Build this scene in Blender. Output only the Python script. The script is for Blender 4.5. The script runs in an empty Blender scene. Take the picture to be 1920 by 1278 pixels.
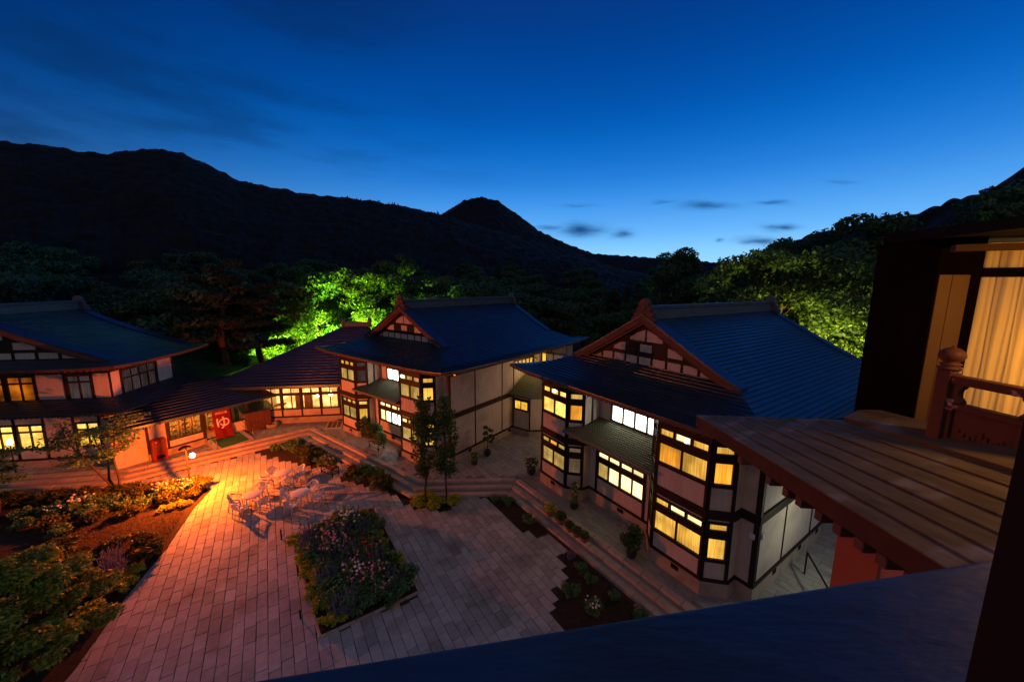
import bpy, math, random
import numpy as np
from mathutils import Vector, Matrix, noise
rng = random.Random(7)
PI = math.pi
D = bpy.data
C = bpy.context.scene.collection
SC = bpy.context.scene

# ------------------------------------------------------------------ camera, world, exposure
CZ = 11.65
F, PITCH, ROLL = 686.43, .15005, .005656          # focal length in pixels of the 1920 wide photograph
cam_d = D.cameras.new('camera'); cam = D.objects.new('camera', cam_d); C.objects.link(cam)
cam_d.sensor_width = 36; cam_d.lens = F / 1920 * 36; cam_d.clip_start = .05; cam_d.clip_end = 6000
cam.matrix_world = Matrix.Translation((0, 0, CZ)) @ Matrix.Rotation(PI / 2 - PITCH, 4, 'X') @ Matrix.Rotation(ROLL, 4, 'Z')
SC.camera = cam
SC.view_settings.view_transform = 'Standard'; SC.view_settings.look = 'None'
SC.view_settings.exposure = .22; SC.view_settings.gamma = 1; SC.view_settings.use_curve_mapping = False
SC.cycles.max_bounces = 5; SC.cycles.diffuse_bounces = 2; SC.cycles.transparent_max_bounces = 12
SC.cycles.sample_clamp_indirect = 3

W = D.worlds.new('World'); SC.world = W; W.use_nodes = True
SKY_STRENGTH = .1
def build_world():
    nt = W.node_tree; N = nt.nodes; L = nt.links
    for n in list(N): N.remove(n)
    def nd(t, **k):
        n = N.new(t)
        for a, b in k.items(): setattr(n, a, b)
        return n
    def mth(op, a, b=None, c=None, clamp=False):
        n = nd('ShaderNodeMath', operation=op, use_clamp=clamp)
        for i, x in enumerate((a, b, c)):
            if x is None: continue
            if isinstance(x, (int, float)): n.inputs[i].default_value = x
            else: L.new(x, n.inputs[i])
        return n.outputs[0]
    def mix(f, a, b, bt='MIX'):
        n = nd('ShaderNodeMix', data_type='RGBA', blend_type=bt)
        for i, x in ((0, f), (6, a), (7, b)):
            if isinstance(x, (int, float)): n.inputs[i].default_value = x
            elif isinstance(x, tuple): n.inputs[i].default_value = (*x, 1)
            else: L.new(x, n.inputs[i])
        return n.outputs[2]
    tc = nd('ShaderNodeTexCoord'); sep = nd('ShaderNodeSeparateXYZ'); L.new(tc.outputs['Generated'], sep.inputs[0])
    x, y, z = sep.outputs
    sky = nd('ShaderNodeTexSky', sky_type='NISHITA', sun_disc=False)
    sky.sun_elevation = math.radians(-3.5); sky.sun_rotation = math.radians(24); sky.air_density = 1.0; sky.dust_density = .3; sky.ozone_density = 6
    # dusk colours over elevation, with the afterglow around the place where the sun went down
    ramp = nd('ShaderNodeValToRGB'); cr = ramp.color_ramp; cr.interpolation = 'B_SPLINE'
    stops = [(0, (.42, .78, 1.05)), (.05, (.33, .70, 1.02)), (.13, (.11, .42, .90)), (.25, (.003, .18, .66)), (.40, (.0, .07, .36)), (.58, (.0, .026, .17)), (1, (.012, .03, .12))]
    while len(cr.elements) < len(stops): cr.elements.new(.5)
    for e, (p, c) in zip(cr.elements, stops): e.position = p; e.color = (*c, 1)
    zz = mth('MAXIMUM', z, 0)
    L.new(zz, ramp.inputs[0])
    g = math.radians(24)
    dot = mth('ADD', mth('MULTIPLY', x, math.sin(g)), mth('MULTIPLY', y, math.cos(g)))
    h = mth('SQRT', mth('SUBTRACT', 1, mth('MULTIPLY', zz, zz)))
    az = mth('DIVIDE', dot, mth('MAXIMUM', h, .02))                       # cosine of the azimuth from the afterglow
    fall = nd('ShaderNodeMapRange', interpolation_type='SMOOTHSTEP')
    L.new(az, fall.inputs[0]); fall.inputs[1].default_value = -.05; fall.inputs[2].default_value = 1; fall.inputs[3].default_value = .0; fall.inputs[4].default_value = 1
    dim = mix(fall.outputs[0], (.22, .22, .28), (1, 1, 1))
    col = mix(1.0, ramp.outputs[0], dim, 'MULTIPLY')
    rear = nd('ShaderNodeMapRange', interpolation_type='SMOOTHSTEP'); L.new(az, rear.inputs[0])          # the dull violet-grey dusk opposite the afterglow
    rear.inputs[1].default_value = .1; rear.inputs[2].default_value = -.6; rear.inputs[3].default_value = 0; rear.inputs[4].default_value = .85
    col = mix(rear.outputs[0], col, (.125, .105, .115))
    # streaks of thin dark cloud, left high, and small dark clouds low by the glow
    mp = nd('ShaderNodeMapping', vector_type='POINT'); L.new(tc.outputs['Generated'], mp.inputs[0])
    mp.inputs['Rotation'].default_value = (math.radians(12), math.radians(24), math.radians(10)); mp.inputs['Scale'].default_value = (1.3, 2.0, 7)
    n1 = nd('ShaderNodeTexNoise'); n1.inputs['Scale'].default_value = 1.7; n1.inputs['Detail'].default_value = 5; n1.inputs['Roughness'].default_value = .55
    L.new(mp.outputs[0], n1.inputs['Vector'])
    r1 = nd('ShaderNodeMapRange', interpolation_type='SMOOTHSTEP'); L.new(n1.outputs[0], r1.inputs[0])
    r1.inputs[1].default_value = .42; r1.inputs[2].default_value = .72; r1.inputs[3].default_value = 0; r1.inputs[4].default_value = .55
    left = nd('ShaderNodeMapRange', interpolation_type='SMOOTHSTEP'); L.new(x, left.inputs[0])
    left.inputs[1].default_value = .05; left.inputs[2].default_value = -.5; left.inputs[3].default_value = .04; left.inputs[4].default_value = 1
    col = mix(mth('MULTIPLY', r1.outputs[0], left.outputs[0]), col, (.002, .02, .085))
    ys = mth('MAXIMUM', y, .05); tx = mth('DIVIDE', x, ys); tz = mth('DIVIDE', z, ys)
    cv = nd('ShaderNodeCombineXYZ'); L.new(mth('MULTIPLY', tx, 9), cv.inputs[0]); L.new(mth('MULTIPLY', tz, 30), cv.inputs[1])
    n2 = nd('ShaderNodeTexNoise'); n2.inputs['Scale'].default_value = 1.3; n2.inputs['Detail'].default_value = 5; L.new(cv.outputs[0], n2.inputs['Vector'])
    sn = nd('ShaderNodeSeparateColor'); L.new(n2.outputs['Color'], sn.inputs[0])
    wx = mth('ADD', tx, mth('MULTIPLY', mth('SUBTRACT', sn.outputs[0], .5), .09)); wz = mth('ADD', tz, mth('MULTIPLY', mth('SUBTRACT', sn.outputs[1], .5), .022))
    tot_m = None
    for bx, bz, bw, bh, st in [(0.1814, 0.1475, 0.0525, 0.016, 0.95), (0.2876, 0.1372, 0.0321, 0.0102, 0.8), (0.0969, 0.1498, 0.0262, 0.0073, 0.6), (0.5072, 0.2087, 0.0612, 0.0087, 0.75), (0.6734, 0.2189, 0.0408, 0.0058, 0.65), (0.7101, 0.1545, 0.0379, 0.0087, 0.85), (0.6558, 0.1228, 0.0525, 0.0102, 0.85), (0.5499, 0.1222, 0.0131, 0.0058, 0.6), (0.3879, 0.2187, 0.0379, 0.0044, 0.4), (0.1654, 0.2082, 0.0437, 0.0044, 0.35), (0.8541, 0.2714, 0.0364, 0.0044, 0.3)]:                                     # small dark clouds low over the glow
        ex = mth('POWER', mth('DIVIDE', mth('ABSOLUTE', mth('SUBTRACT', wx, bx)), bw), 2); ez = mth('POWER', mth('DIVIDE', mth('ABSOLUTE', mth('SUBTRACT', wz, bz)), bh), 2)
        m_ = mth('MULTIPLY', mth('EXPONENT', mth('MULTIPLY', mth('ADD', ex, ez), -1)), st); tot_m = m_ if tot_m is None else mth('MAXIMUM', tot_m, m_)
    front = nd('ShaderNodeMapRange'); L.new(y, front.inputs[0]); front.inputs[1].default_value = .1; front.inputs[2].default_value = .3
    col = mix(mth('MULTIPLY', tot_m, front.outputs[0]), col, (.006, .06, .20))
    add = mix(1.0, col, (1 / SKY_STRENGTH,) * 3, 'MULTIPLY')
    tot = mix(.03, add, sky.outputs[0], 'MIX')
    bg = nd('ShaderNodeBackground'); bg.inputs[1].default_value = SKY_STRENGTH; L.new(tot, bg.inputs[0])
    out = nd('ShaderNodeOutputWorld'); L.new(bg.outputs[0], out.inputs[0])
build_world()

# ------------------------------------------------------------------ materials
def srgb(r, g, b): return tuple((c / 12.92 if c <= .04045 else ((c + .055) / 1.055) ** 2.4) for c in (r, g, b))
MATS = {}
def mat(name, c1, c2=None, scale=3.0, rough=.8, bump=0.0, bscale=None, detail=5, stretch=(1, 1, 1), spec=.3, coord='Object', rand=0.0, metallic=0, trans=0, patch=None, randhue=None):
    if name in MATS: return MATS[name]
    m = D.materials.new(name); m.use_nodes = True; nt = m.node_tree; N = nt.nodes; L = nt.links
    p = N['Principled BSDF']; p.inputs['Roughness'].default_value = rough; p.inputs['Specular IOR Level'].default_value = spec; p.inputs['Metallic'].default_value = metallic
    c2 = c2 or c1
    tc = N.new('ShaderNodeTexCoord'); mp = N.new('ShaderNodeMapping'); mp.inputs['Scale'].default_value = stretch
    L.new(tc.outputs[coord], mp.inputs[0])
    nz = N.new('ShaderNodeTexNoise'); nz.inputs['Scale'].default_value = scale; nz.inputs['Detail'].default_value = detail; nz.inputs['Roughness'].default_value = .6
    L.new(mp.outputs[0], nz.inputs['Vector'])
    rp = N.new('ShaderNodeMapRange'); rp.inputs[1].default_value = .3; rp.inputs[2].default_value = .7; L.new(nz.outputs[0], rp.inputs[0])
    mx = N.new('ShaderNodeMix'); mx.data_type = 'RGBA'; mx.inputs[6].default_value = (*c1, 1); mx.inputs[7].default_value = (*c2, 1)
    L.new(rp.outputs[0], mx.inputs[0]); col = mx.outputs[2]
    if patch:                                                        # larger stains of another colour
        pc, ps, lo, hi = patch
        n3 = N.new('ShaderNodeTexNoise'); n3.inputs['Scale'].default_value = ps; n3.inputs['Detail'].default_value = 6; L.new(tc.outputs[coord], n3.inputs['Vector'])
        r3 = N.new('ShaderNodeMapRange'); r3.inputs[1].default_value = lo; r3.inputs[2].default_value = hi; L.new(n3.outputs[0], r3.inputs[0])
        m3 = N.new('ShaderNodeMix'); m3.data_type = 'RGBA'; m3.inputs[7].default_value = (*pc, 1); L.new(col, m3.inputs[6]); L.new(r3.outputs[0], m3.inputs[0]); col = m3.outputs[2]
    if rand:
        g = N.new('ShaderNodeNewGeometry'); oi = N.new('ShaderNodeObjectInfo')
        a = N.new('ShaderNodeMath'); a.operation = 'ADD'; L.new(g.outputs['Random Per Island'], a.inputs[0]); L.new(oi.outputs['Random'], a.inputs[1])
        fr = N.new('ShaderNodeMath'); fr.operation = 'FRACT'; L.new(a.outputs[0], fr.inputs[0])
        r2 = N.new('ShaderNodeMapRange'); r2.inputs[3].default_value = 1 - rand; r2.inputs[4].default_value = 1 + rand; L.new(fr.outputs[0], r2.inputs[0])
        if randhue:
            mh = N.new('ShaderNodeMix'); mh.data_type = 'RGBA'; mh.inputs[7].default_value = (*randhue, 1); L.new(col, mh.inputs[6])
            wn = N.new('ShaderNodeTexWhiteNoise'); wn.noise_dimensions = '1D'; L.new(fr.outputs[0], wn.inputs['W']); pw = N.new('ShaderNodeMath'); pw.operation = 'POWER'; pw.inputs[1].default_value = 2; L.new(wn.outputs[0], pw.inputs[0])
            L.new(pw.outputs[0], mh.inputs[0]); col = mh.outputs[2]
        m2 = N.new('ShaderNodeMix'); m2.data_type = 'RGBA'; m2.blend_type = 'MULTIPLY'; m2.inputs[0].default_value = 1
        L.new(col, m2.inputs[6]); L.new(r2.outputs[0], m2.inputs[7]); col = m2.outputs[2]
    L.new(col, p.inputs['Base Color'])
    if bump:
        nb = N.new('ShaderNodeTexNoise'); nb.inputs['Scale'].default_value = bscale or scale * 4; nb.inputs['Detail'].default_value = 6; L.new(mp.outputs[0], nb.inputs['Vector'])
        b = N.new('ShaderNodeBump'); b.inputs['Strength'].default_value = bump; b.inputs['Distance'].default_value = .02; L.new(nb.outputs[0], b.inputs['Height']); L.new(b.outputs[0], p.inputs['Normal'])
    if trans:
        out = N['Material Output']; tr = N.new('ShaderNodeBsdfTranslucent'); L.new(col, tr.inputs[0])
        ms = N.new('ShaderNodeMixShader'); ms.inputs[0].default_value = trans; L.new(p.outputs[0], ms.inputs[1]); L.new(tr.outputs[0], ms.inputs[2]); L.new(ms.outputs[0], out.inputs[0])
    MATS[name] = m; return m
def emis(name, c1, c2, strength, stretch=(14, 14, .5), scale=1.6, lo=.35, hi=.65):
    """fabric or room lit from inside: noise paints the light and dark of folds into the glow"""
    if name in MATS: return MATS[name]
    m = D.materials.new(name); m.use_nodes = True; nt = m.node_tree; N = nt.nodes; L = nt.links
    for n in list(N): N.remove(n)
    tc = N.new('ShaderNodeTexCoord'); mp = N.new('ShaderNodeMapping'); mp.inputs['Scale'].default_value = stretch; L.new(tc.outputs['Object'], mp.inputs[0])
    nz = N.new('ShaderNodeTexNoise'); nz.inputs['Scale'].default_value = scale; nz.inputs['Detail'].default_value = 4; L.new(mp.outputs[0], nz.inputs['Vector'])
    rp = N.new('ShaderNodeMapRange'); rp.inputs[1].default_value = lo; rp.inputs[2].default_value = hi; L.new(nz.outputs[0], rp.inputs[0])
    mx = N.new('ShaderNodeMix'); mx.data_type = 'RGBA'; mx.inputs[6].default_value = (*c1, 1); mx.inputs[7].default_value = (*c2, 1); L.new(rp.outputs[0], mx.inputs[0])
    n2 = N.new('ShaderNodeTexNoise'); n2.inputs['Scale'].default_value = .9; n2.inputs['Detail'].default_value = 2; L.new(tc.outputs['Object'], n2.inputs['Vector'])
    r2 = N.new('ShaderNodeMapRange'); r2.inputs[1].default_value = .3; r2.inputs[2].default_value = .7; r2.inputs[3].default_value = strength * .5; r2.inputs[4].default_value = strength * 1.35; L.new(n2.outputs[0], r2.inputs[0])  # patchy brighter and darker light painted into the glow
    e = N.new('ShaderNodeEmission'); L.new(r2.outputs[0], e.inputs[1]); L.new(mx.outputs[2], e.inputs[0])
    o = N.new('ShaderNodeOutputMaterial'); L.new(e.outputs[0], o.inputs[0]); MATS[name] = m; return m
def glass():
    if 'glass' in MATS: return MATS['glass']
    m = D.materials.new('window_glass'); m.use_nodes = True; N = m.node_tree.nodes; L = m.node_tree.links
    for n in list(N): N.remove(n)
    t = N.new('ShaderNodeBsdfTransparent'); g = N.new('ShaderNodeBsdfGlossy'); g.inputs['Roughness'].default_value = .03
    fr = N.new('ShaderNodeFresnel'); fr.inputs[0].default_value = 1.45; ms = N.new('ShaderNodeMixShader'); ge = N.new('ShaderNodeNewGeometry'); iv = N.new('ShaderNodeMath'); iv.operation = 'SUBTRACT'; iv.inputs[0].default_value = 1; L.new(ge.outputs['Backfacing'], iv.inputs[1])
    ml = N.new('ShaderNodeMath'); ml.operation = 'MULTIPLY'; L.new(fr.outputs[0], ml.inputs[0]); L.new(iv.outputs[0], ml.inputs[1]); L.new(ml.outputs[0], ms.inputs[0]); L.new(t.outputs[0], ms.inputs[1]); L.new(g.outputs[0], ms.inputs[2])
    o = N.new('ShaderNodeOutputMaterial'); L.new(ms.outputs[0], o.inputs[0]); MATS['glass'] = m; return m

M = dict(
    roof=mat('roof_sheet_metal', (.055, .08, .11), (.085, .12, .155), 1.2, rough=.40, spec=.5, bump=.12, bscale=9, rand=.12, metallic=.8),
    ridge=mat('ridge_metal', (.10, .10, .10), (.16, .15, .14), 3, rough=.5, spec=.5),
    plaster=mat('wall_plaster', (.60, .49, .42), (.74, .62, .54), 2.2, rough=.9, bump=.15, bscale=40, stretch=(3, 3, .5), patch=((.44, .35, .29), .8, .50, .78), rand=.07),
    wood=mat('dark_stained_timber', (.016, .010, .008), (.035, .02, .014), 2, rough=.6, stretch=(1, 1, 5), bump=.2, bscale=20),
    redwood=mat('weathered_red_timber', (.12, .05, .035), (.2, .09, .06), 3, rough=.7, stretch=(1, 1, 3), bump=.3, bscale=14),
    stone=mat('plinth_stone', (.42, .33, .25), (.5, .4, .31), 2.2, rough=.9, bump=.4, bscale=16, patch=((.3, .22, .16), 1.3, .5, .7)),
    rafter=mat('rafter_wood', (.10, .045, .03), (.16, .08, .05), 4, rough=.7),
    slab=mat('paving_slab', (.42, .38, .35), (.54, .50, .47), 4, rough=.75, bump=.45, bscale=14, rand=.2, patch=((.24, .21, .19), .55, .50, .74), spec=.35, coord='Object'),
    tslab=mat('terrace_slab', (.27, .26, .25), (.38, .37, .36), 4, rough=.75, bump=.4, bscale=14, rand=.16, spec=.35),
    bed=mat('mortar_bed', (.05, .04, .038), (.09, .07, .06), 5, rough=1),
    kerb=mat('step_edge_stone', (.44, .33, .28), (.56, .43, .37), 3, rough=.85, bump=.4, bscale=18, rand=.12),
    soil=mat('garden_soil', (.028, .018, .012), (.06, .04, .027), 6, rough=1, bump=1, bscale=30),
    ground=mat('ground_earth', (.03, .035, .02), (.05, .05, .03), .4, rough=1, bump=.6, bscale=5),
    leaf=mat('leaf_green', (.07, .13, .035), (.13, .20, .055), .6, rough=.5, rand=.45, trans=.3, coord='Object'),
    leafg=mat('garden_leaf', (.11, .22, .09), (.18, .32, .11), .6, rough=.5, rand=.5, trans=.3),
    leafd=mat('leaf_dark', (.045, .13, .06), (.08, .17, .07), .6, rough=.6, rand=.45, trans=.2),
    leafy=mat('leaf_yellow_green', (.42, .46, .04), (.60, .60, .06), 2, rough=.5, rand=.4, trans=.3),
    leafo=mat('leaf_olive', (.13, .26, .03), (.24, .38, .05), 1, rough=.55, rand=.5, trans=.3, randhue=(.50, .42, .04)),
    leafs=mat('leaf_dry_shrub', (.07, .085, .018), (.13, .12, .025), 1, rough=.6, rand=.5, trans=.25),
    leafp=mat('needles', (.03, .06, .026), (.06, .075, .03), 1, rough=.7, rand=.4, trans=.1),
    lav=mat('lavender', (.22, .20, .34), (.32, .28, .34), 3, rough=.8, rand=.3, trans=.2),
    pink=mat('rose_pink', (.75, .26, .30), (.85, .45, .45), 8, rough=.6, rand=.3), white=mat('rose_white', (.8, .7, .65), (.85, .8, .7), 8, rough=.6, rand=.2),
    red=mat('rose_red', (.28, .015, .012), (.4, .03, .02), 8, rough=.6, rand=.3), hotpink=mat('rose_magenta', (.8, .06, .18), (.85, .12, .25), 8, rough=.6, rand=.2),
    bark=mat('bark', (.06, .04, .03), (.13, .09, .065), 5, rough=.95, stretch=(1, 1, .3), bump=.8, bscale=20),
    barkred=mat('pine_bark', (.13, .055, .03), (.22, .10, .06), 4, rough=.95, bump=.8, bscale=12),
    resin=mat('white_resin', (.72, .70, .72), (.78, .77, .78), 4, rough=.35, spec=.5), pot=mat('black_pot', (.02, .022, .028), (.04, .04, .045), 4, rough=.3, spec=.5),
    terra=mat('terracotta', (.32, .11, .055), (.4, .15, .08), 6, rough=.8), iron=mat('black_iron', (.012, .011, .011), (.02, .018, .018), 5, rough=.85, spec=.1),
    bannerred=mat('banner_cloth', (.17, .006, .006), (.21, .008, .008), 4, rough=.7, trans=.15), white_print=mat('banner_print', (.75, .62, .58), rough=.8),
    vend=mat('vending_red', (.36, .02, .015), (.42, .03, .02), 4, rough=.4), green=mat('green_mat', (.04, .14, .04), (.06, .2, .06), 20, rough=1),
    board=mat('weathered_roof_sheet', (.13, .085, .035), (.23, .16, .075), 2.0, rough=.6, spec=.12, stretch=(6, 1, 1), bump=.35, bscale=7, rand=.12, patch=((.36, .31, .28), 2.2, .56, .74)),
    leadroof=mat('green_brown_roof', (.13, .13, .08), (.15, .15, .095), .5, rough=.7),
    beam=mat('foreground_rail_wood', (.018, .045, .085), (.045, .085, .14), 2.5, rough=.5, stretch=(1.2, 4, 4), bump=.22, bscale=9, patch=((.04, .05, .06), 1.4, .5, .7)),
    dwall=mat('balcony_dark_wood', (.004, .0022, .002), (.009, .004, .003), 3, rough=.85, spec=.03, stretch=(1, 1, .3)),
    jamb=mat('balcony_jamb_wood', (.18, .09, .03), (.24, .13, .045), 2, rough=.6, stretch=(1, 1, .3)),
    worn=mat('worn_red_paint', (.10, .035, .018), (.15, .05, .028), 5, rough=.6, bump=.3, bscale=10, patch=((.62, .36, .30), 8, .64, .67)),
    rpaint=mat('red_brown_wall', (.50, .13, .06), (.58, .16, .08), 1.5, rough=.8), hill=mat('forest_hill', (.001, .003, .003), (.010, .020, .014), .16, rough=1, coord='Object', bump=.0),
    lawn=mat('dry_grass', (.16, .10, .04), (.22, .13, .05), 3, rough=1, rand=.4), kiosk=mat('shed_boards', (.11, .04, .025), (.15, .06, .04), 3, rough=.7),
)
E_ = dict(
    yellow=emis('lit_curtain_yellow', (.62, .28, .03), (1, .56, .09), 1.0),
    orange=emis('lit_curtain_orange', (.70, .22, .015), (1, .42, .04), 1.0),
    pale=emis('lit_curtain_pale', (.42, .25, .055), (.78, .50, .13), .85),
    dim=emis('dim_curtain', (.07, .045, .025), (.12, .08, .045), 1.0),
    dull=emis('faint_glow_curtain', (.03, .018, .018), (.055, .035, .035), 1.0),  # dark curtain given a faint painted glow of its own
    white=emis('lit_paper_screen', (1, .95, .72), (1, 1, .86), 6),
    cream=emis('lit_cream_blind', (1, .66, .20), (1, .84, .40), 1.9),
    hot=emis('bright_room', (.95, .30, .03), (1, .62, .16), 2.4, (2.2, 2.2, 1.8), 1.5),
    room=emis('lit_room', (.85, .38, .04), (1, .64, .12), 1.5, (3, 3, 2), 1.3),
    amber=emis('amber_room', (.10, .02, .002), (.60, .15, .006), .8, (.8, .8, .8), 1.2),
    gold=emis('golden_room', (.75, .33, .02), (1, .60, .07), 1.1, (2, 2, 2), 1.5),
    drape=emis('sunset_drape', (.50, .165, .02), (.95, .46, .10), 1.0, (7, 7, .35), 1.3, .3, .7),
)
def lampmat(name, c, s):
    m = D.materials.new(name); m.use_nodes = True; N = m.node_tree.nodes
    for n in list(N): N.remove(n)
    e = N.new('ShaderNodeEmission'); e.inputs[0].default_value = (*c, 1); e.inputs[1].default_value = s
    o = N.new('ShaderNodeOutputMaterial'); m.node_tree.links.new(e.outputs[0], o.inputs[0]); return m
BULB = lampmat('bulb_glow', (1, .62, .25), 30); BULBW = lampmat('white_globe_glow', (.9, 1, .85), 4); REDL = lampmat('red_light', (1, .02, .01), 6); BULBH = lampmat('hot_bulb', (1, .75, .4), 12)

# ------------------------------------------------------------------ mesh helpers
class MB:
    def __init__(s): s.v = []; s.f = []; s.m = []
    def add(s, vs, fs, mi=0):
        b = len(s.v); s.v += [tuple(p) for p in vs]; s.f += [tuple(b + i for i in f) for f in fs]; s.m += [mi] * len(fs)
    def quad(s, a, b, c, d, mi=0): s.add((a, b, c, d), ((0, 1, 2, 3),), mi)
    def hexa(s, p, mi=0):   # 8 points: bottom 0-3 ccw, top 4-7
        s.add(p, ((3, 2, 1, 0), (4, 5, 6, 7), (0, 1, 5, 4), (1, 2, 6, 5), (2, 3, 7, 6), (3, 0, 4, 7)), mi)
    def box(s, x0, x1, y0, y1, z0, z1, mi=0):
        s.hexa(((x0, y0, z0), (x1, y0, z0), (x1, y1, z0), (x0, y1, z0), (x0, y0, z1), (x1, y0, z1), (x1, y1, z1), (x0, y1, z1)), mi)
    def obox(s, c, ax, ay, az, mi=0):
        c = Vector(c); ax, ay, az = Vector(ax), Vector(ay), Vector(az)
        s.hexa([c + sx * ax + sy * ay + sz * az for sz in (-1, 1) for sx, sy in ((-1, -1), (1, -1), (1, 1), (-1, 1))], mi)
    def prism(s, poly, z0, z1, mi=0):
        n = len(poly); s.add([(x, y, z0) for x, y in poly] + [(x, y, z1) for x, y in poly],
            [tuple(range(n - 1, -1, -1)), tuple(range(n, 2 * n))] + [(i, (i + 1) % n, n + (i + 1) % n, n + i) for i in range(n)], mi)
    def tube(s, pts, rad, n=8, mi=0, cap=True):
        pts = [Vector(p) for p in pts]; rad = rad if isinstance(rad, (list, tuple)) else [rad] * len(pts)
        rings = []; prev = None
        for i, p in enumerate(pts):
            t = (pts[min(i + 1, len(pts) - 1)] - pts[max(i - 1, 0)]).normalized()
            a = prev if prev is not None else (Vector((0, 0, 1)) if abs(t.z) < .9 else Vector((1, 0, 0)))
            u = (a - t * a.dot(t)).normalized(); prev = u; w = t.cross(u)
            rings.append([p + (u * math.cos(2 * PI * k / n) + w * math.sin(2 * PI * k / n)) * rad[i] for k in range(n)])
        vs = [q for r in rings for q in r]; fs = []
        for i in range(len(pts) - 1):
            for k in range(n): fs.append((i * n + k, i * n + (k + 1) % n, (i + 1) * n + (k + 1) % n, (i + 1) * n + k))
        if cap: fs += [tuple(range(n - 1, -1, -1)), tuple(range((len(pts) - 1) * n, len(pts) * n))]
        s.add(vs, fs, mi)
    def lathe(s, prof, c=(0, 0, 0), n=16, mi=0, sq=None):
        vs = []; fs = []
        for r, z in prof:
            for k in range(n):
                a = 2 * PI * k / n; vs.append((c[0] + r * math.cos(a), c[1] + r * math.sin(a), c[2] + z))
        for i in range(len(prof) - 1):
            for k in range(n): fs.append((i * n + k, i * n + (k + 1) % n, (i + 1) * n + (k + 1) % n, (i + 1) * n + k))
        s.add(vs, fs + [tuple(range(n - 1, -1, -1)), tuple(range((len(prof) - 1) * n, len(prof) * n))], mi)
    def mesh(s, name, mats, smooth=False):
        me = D.meshes.new(name); me.from_pydata(s.v, [], s.f)
        for m in (mats if isinstance(mats, (list, tuple)) else [mats]): me.materials.append(m)
        if any(s.m): me.polygons.foreach_set('material_index', s.m)
        if smooth: me.polygons.foreach_set('use_smooth', [True] * len(s.f))
        me.update(); return me
    def build(s, name, mats, parent=None, smooth=False, label=None, kind=None):
        return link(name, s.mesh(name, mats, smooth), parent, label, kind)
def link(name, me, parent=None, label=None, kind=None):
    o = D.objects.new(name, me); C.objects.link(o)
    if parent is not None: o.parent = parent
    if label: o['label'] = label
    if kind: o['kind'] = kind
    return o
def bevel(o, w=.01, seg=2):
    b = o.modifiers.new('bevel', 'BEVEL'); b.width = w; b.segments = seg; b.limit_method = 'ANGLE'; return o
def thing(name, label, cat, loc=(0, 0, 0), rz=0, group=None):
    o = D.objects.new(name, None); C.objects.link(o); o.location = loc; o.rotation_euler = (0, 0, rz)
    o['label'] = label; o['category'] = cat
    if group: o['group'] = group
    return o
def tag(o, label, cat, group=None):
    o['label'] = label; o['category'] = cat
    if group: o['group'] = group
    return o
def dup(root, loc, rz=None, label=None, group=None, scale=None):
    r = root.copy(); C.objects.link(r); r.location = loc
    if rz is not None: r.rotation_euler = (0, 0, rz)
    if label: r['label'] = label
    if group: r['group'] = group
    if scale: r.scale = (scale,) * 3 if isinstance(scale, (int, float)) else scale
    for ch in list(root.children):
        c = ch.copy(); C.objects.link(c); c.parent = r
        for g in list(ch.children):
            d = g.copy(); C.objects.link(d); d.parent = c
    return r
def inpoly(x, y, P):
    r = False; n = len(P); j = n - 1
    for i in range(n):
        if (P[i][1] > y) != (P[j][1] > y) and x < (P[j][0] - P[i][0]) * (y - P[i][1]) / (P[j][1] - P[i][1]) + P[i][0]: r = not r
        j = i
    return r
def offs(P, d):                                                      # open polyline shifted d to its left
    out = []
    for i, p in enumerate(P):
        ns = []
        for a, b in ((i - 1, i), (i, i + 1)):
            if a >= 0 and b < len(P):
                t = (Vector(P[b]) - Vector(P[a])).normalized(); ns.append(Vector((-t.y, t.x)))
        n = sum(ns, Vector((0, 0))) / len(ns); n = n / max(n.length_squared, .3)
        out.append((p[0] + n.x * d, p[1] + n.y * d))
    return out

# ------------------------------------------------------------------ ground, terrace, steps, paving
TZ = .45
TOP = [(11.5, 3.9), (.29, 19.94), (-5.25, 19.64), (-15.89, 27.54), (-23.3, 20.85), (-28, 20.0), (-48, 16.6)]
g = MB(); g.quad((-900, -300, -.06), (900, -300, -.06), (900, 1500, -.06), (-900, 1500, -.06)); g.build('ground', M['ground'], kind='structure')
LOW = offs(TOP, .92)
PLAZA = [(11, -1), (-22, -1)] + list(reversed(LOW))
bm = MB(); bm.prism([(12, -2), (-60, -2), (-60, 15.5)] + list(reversed(LOW)), -.05, -.022); plaza = bm.build('plaza', M['bed'], kind='structure')
SOILS = {
    'by_left': [(-18.3, 24.1), (-16.2, 26.35), (-12.3, 23.4), (-11.9, 22.3), (-12.9, 21.9), (-14.6, 22.9), (-16.5, 23.4)],
    'bench': [(-10.3, 20.5), (-7.3, 19.6), (-6.3, 18.75), (-5.1, 18.65), (-5.9, 19.6), (-8.9, 21.9), (-10.2, 21.6)],
    'poplar': [(-6.6, 19.2), (-5.4, 18.9), (-2.9, 18.9), (-2.9, 18.1), (-3.6, 17.6), (-4.9, 17.6), (-5.6, 18.2)],
    'steps': [(-1.6, 18.85), (-.2, 18.9), (1.75, 16.0), (1.1, 15.6), (.2, 16.3)],
    'corner': [(2.5, 14.9), (5.9, 10.0), (3.2, 9.6), (1.5, 11.4), (2.0, 13.2)],
}
BED = [(-10.15, 15.4), (-6.35, 10.6), (-3.5, 12.45), (-7.2, 17.75), (-8.7, 17.35)]
LEFTBED = [(-19.9, 19.9), (-17.2, 19.5), (-16.6, 17.6), (-15.3, 14.7), (-14.5, 12.3), (-13.3, 9.6), (-12, 5), (-36, 3), (-36, 16.4), (-27.6, 17.7), (-22.7, 18.6)]
for k, P in SOILS.items():
    b = MB(); b.prism(P, -.03, -.012); b.build('soil_bed', M['soil'], kind='structure')
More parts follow.
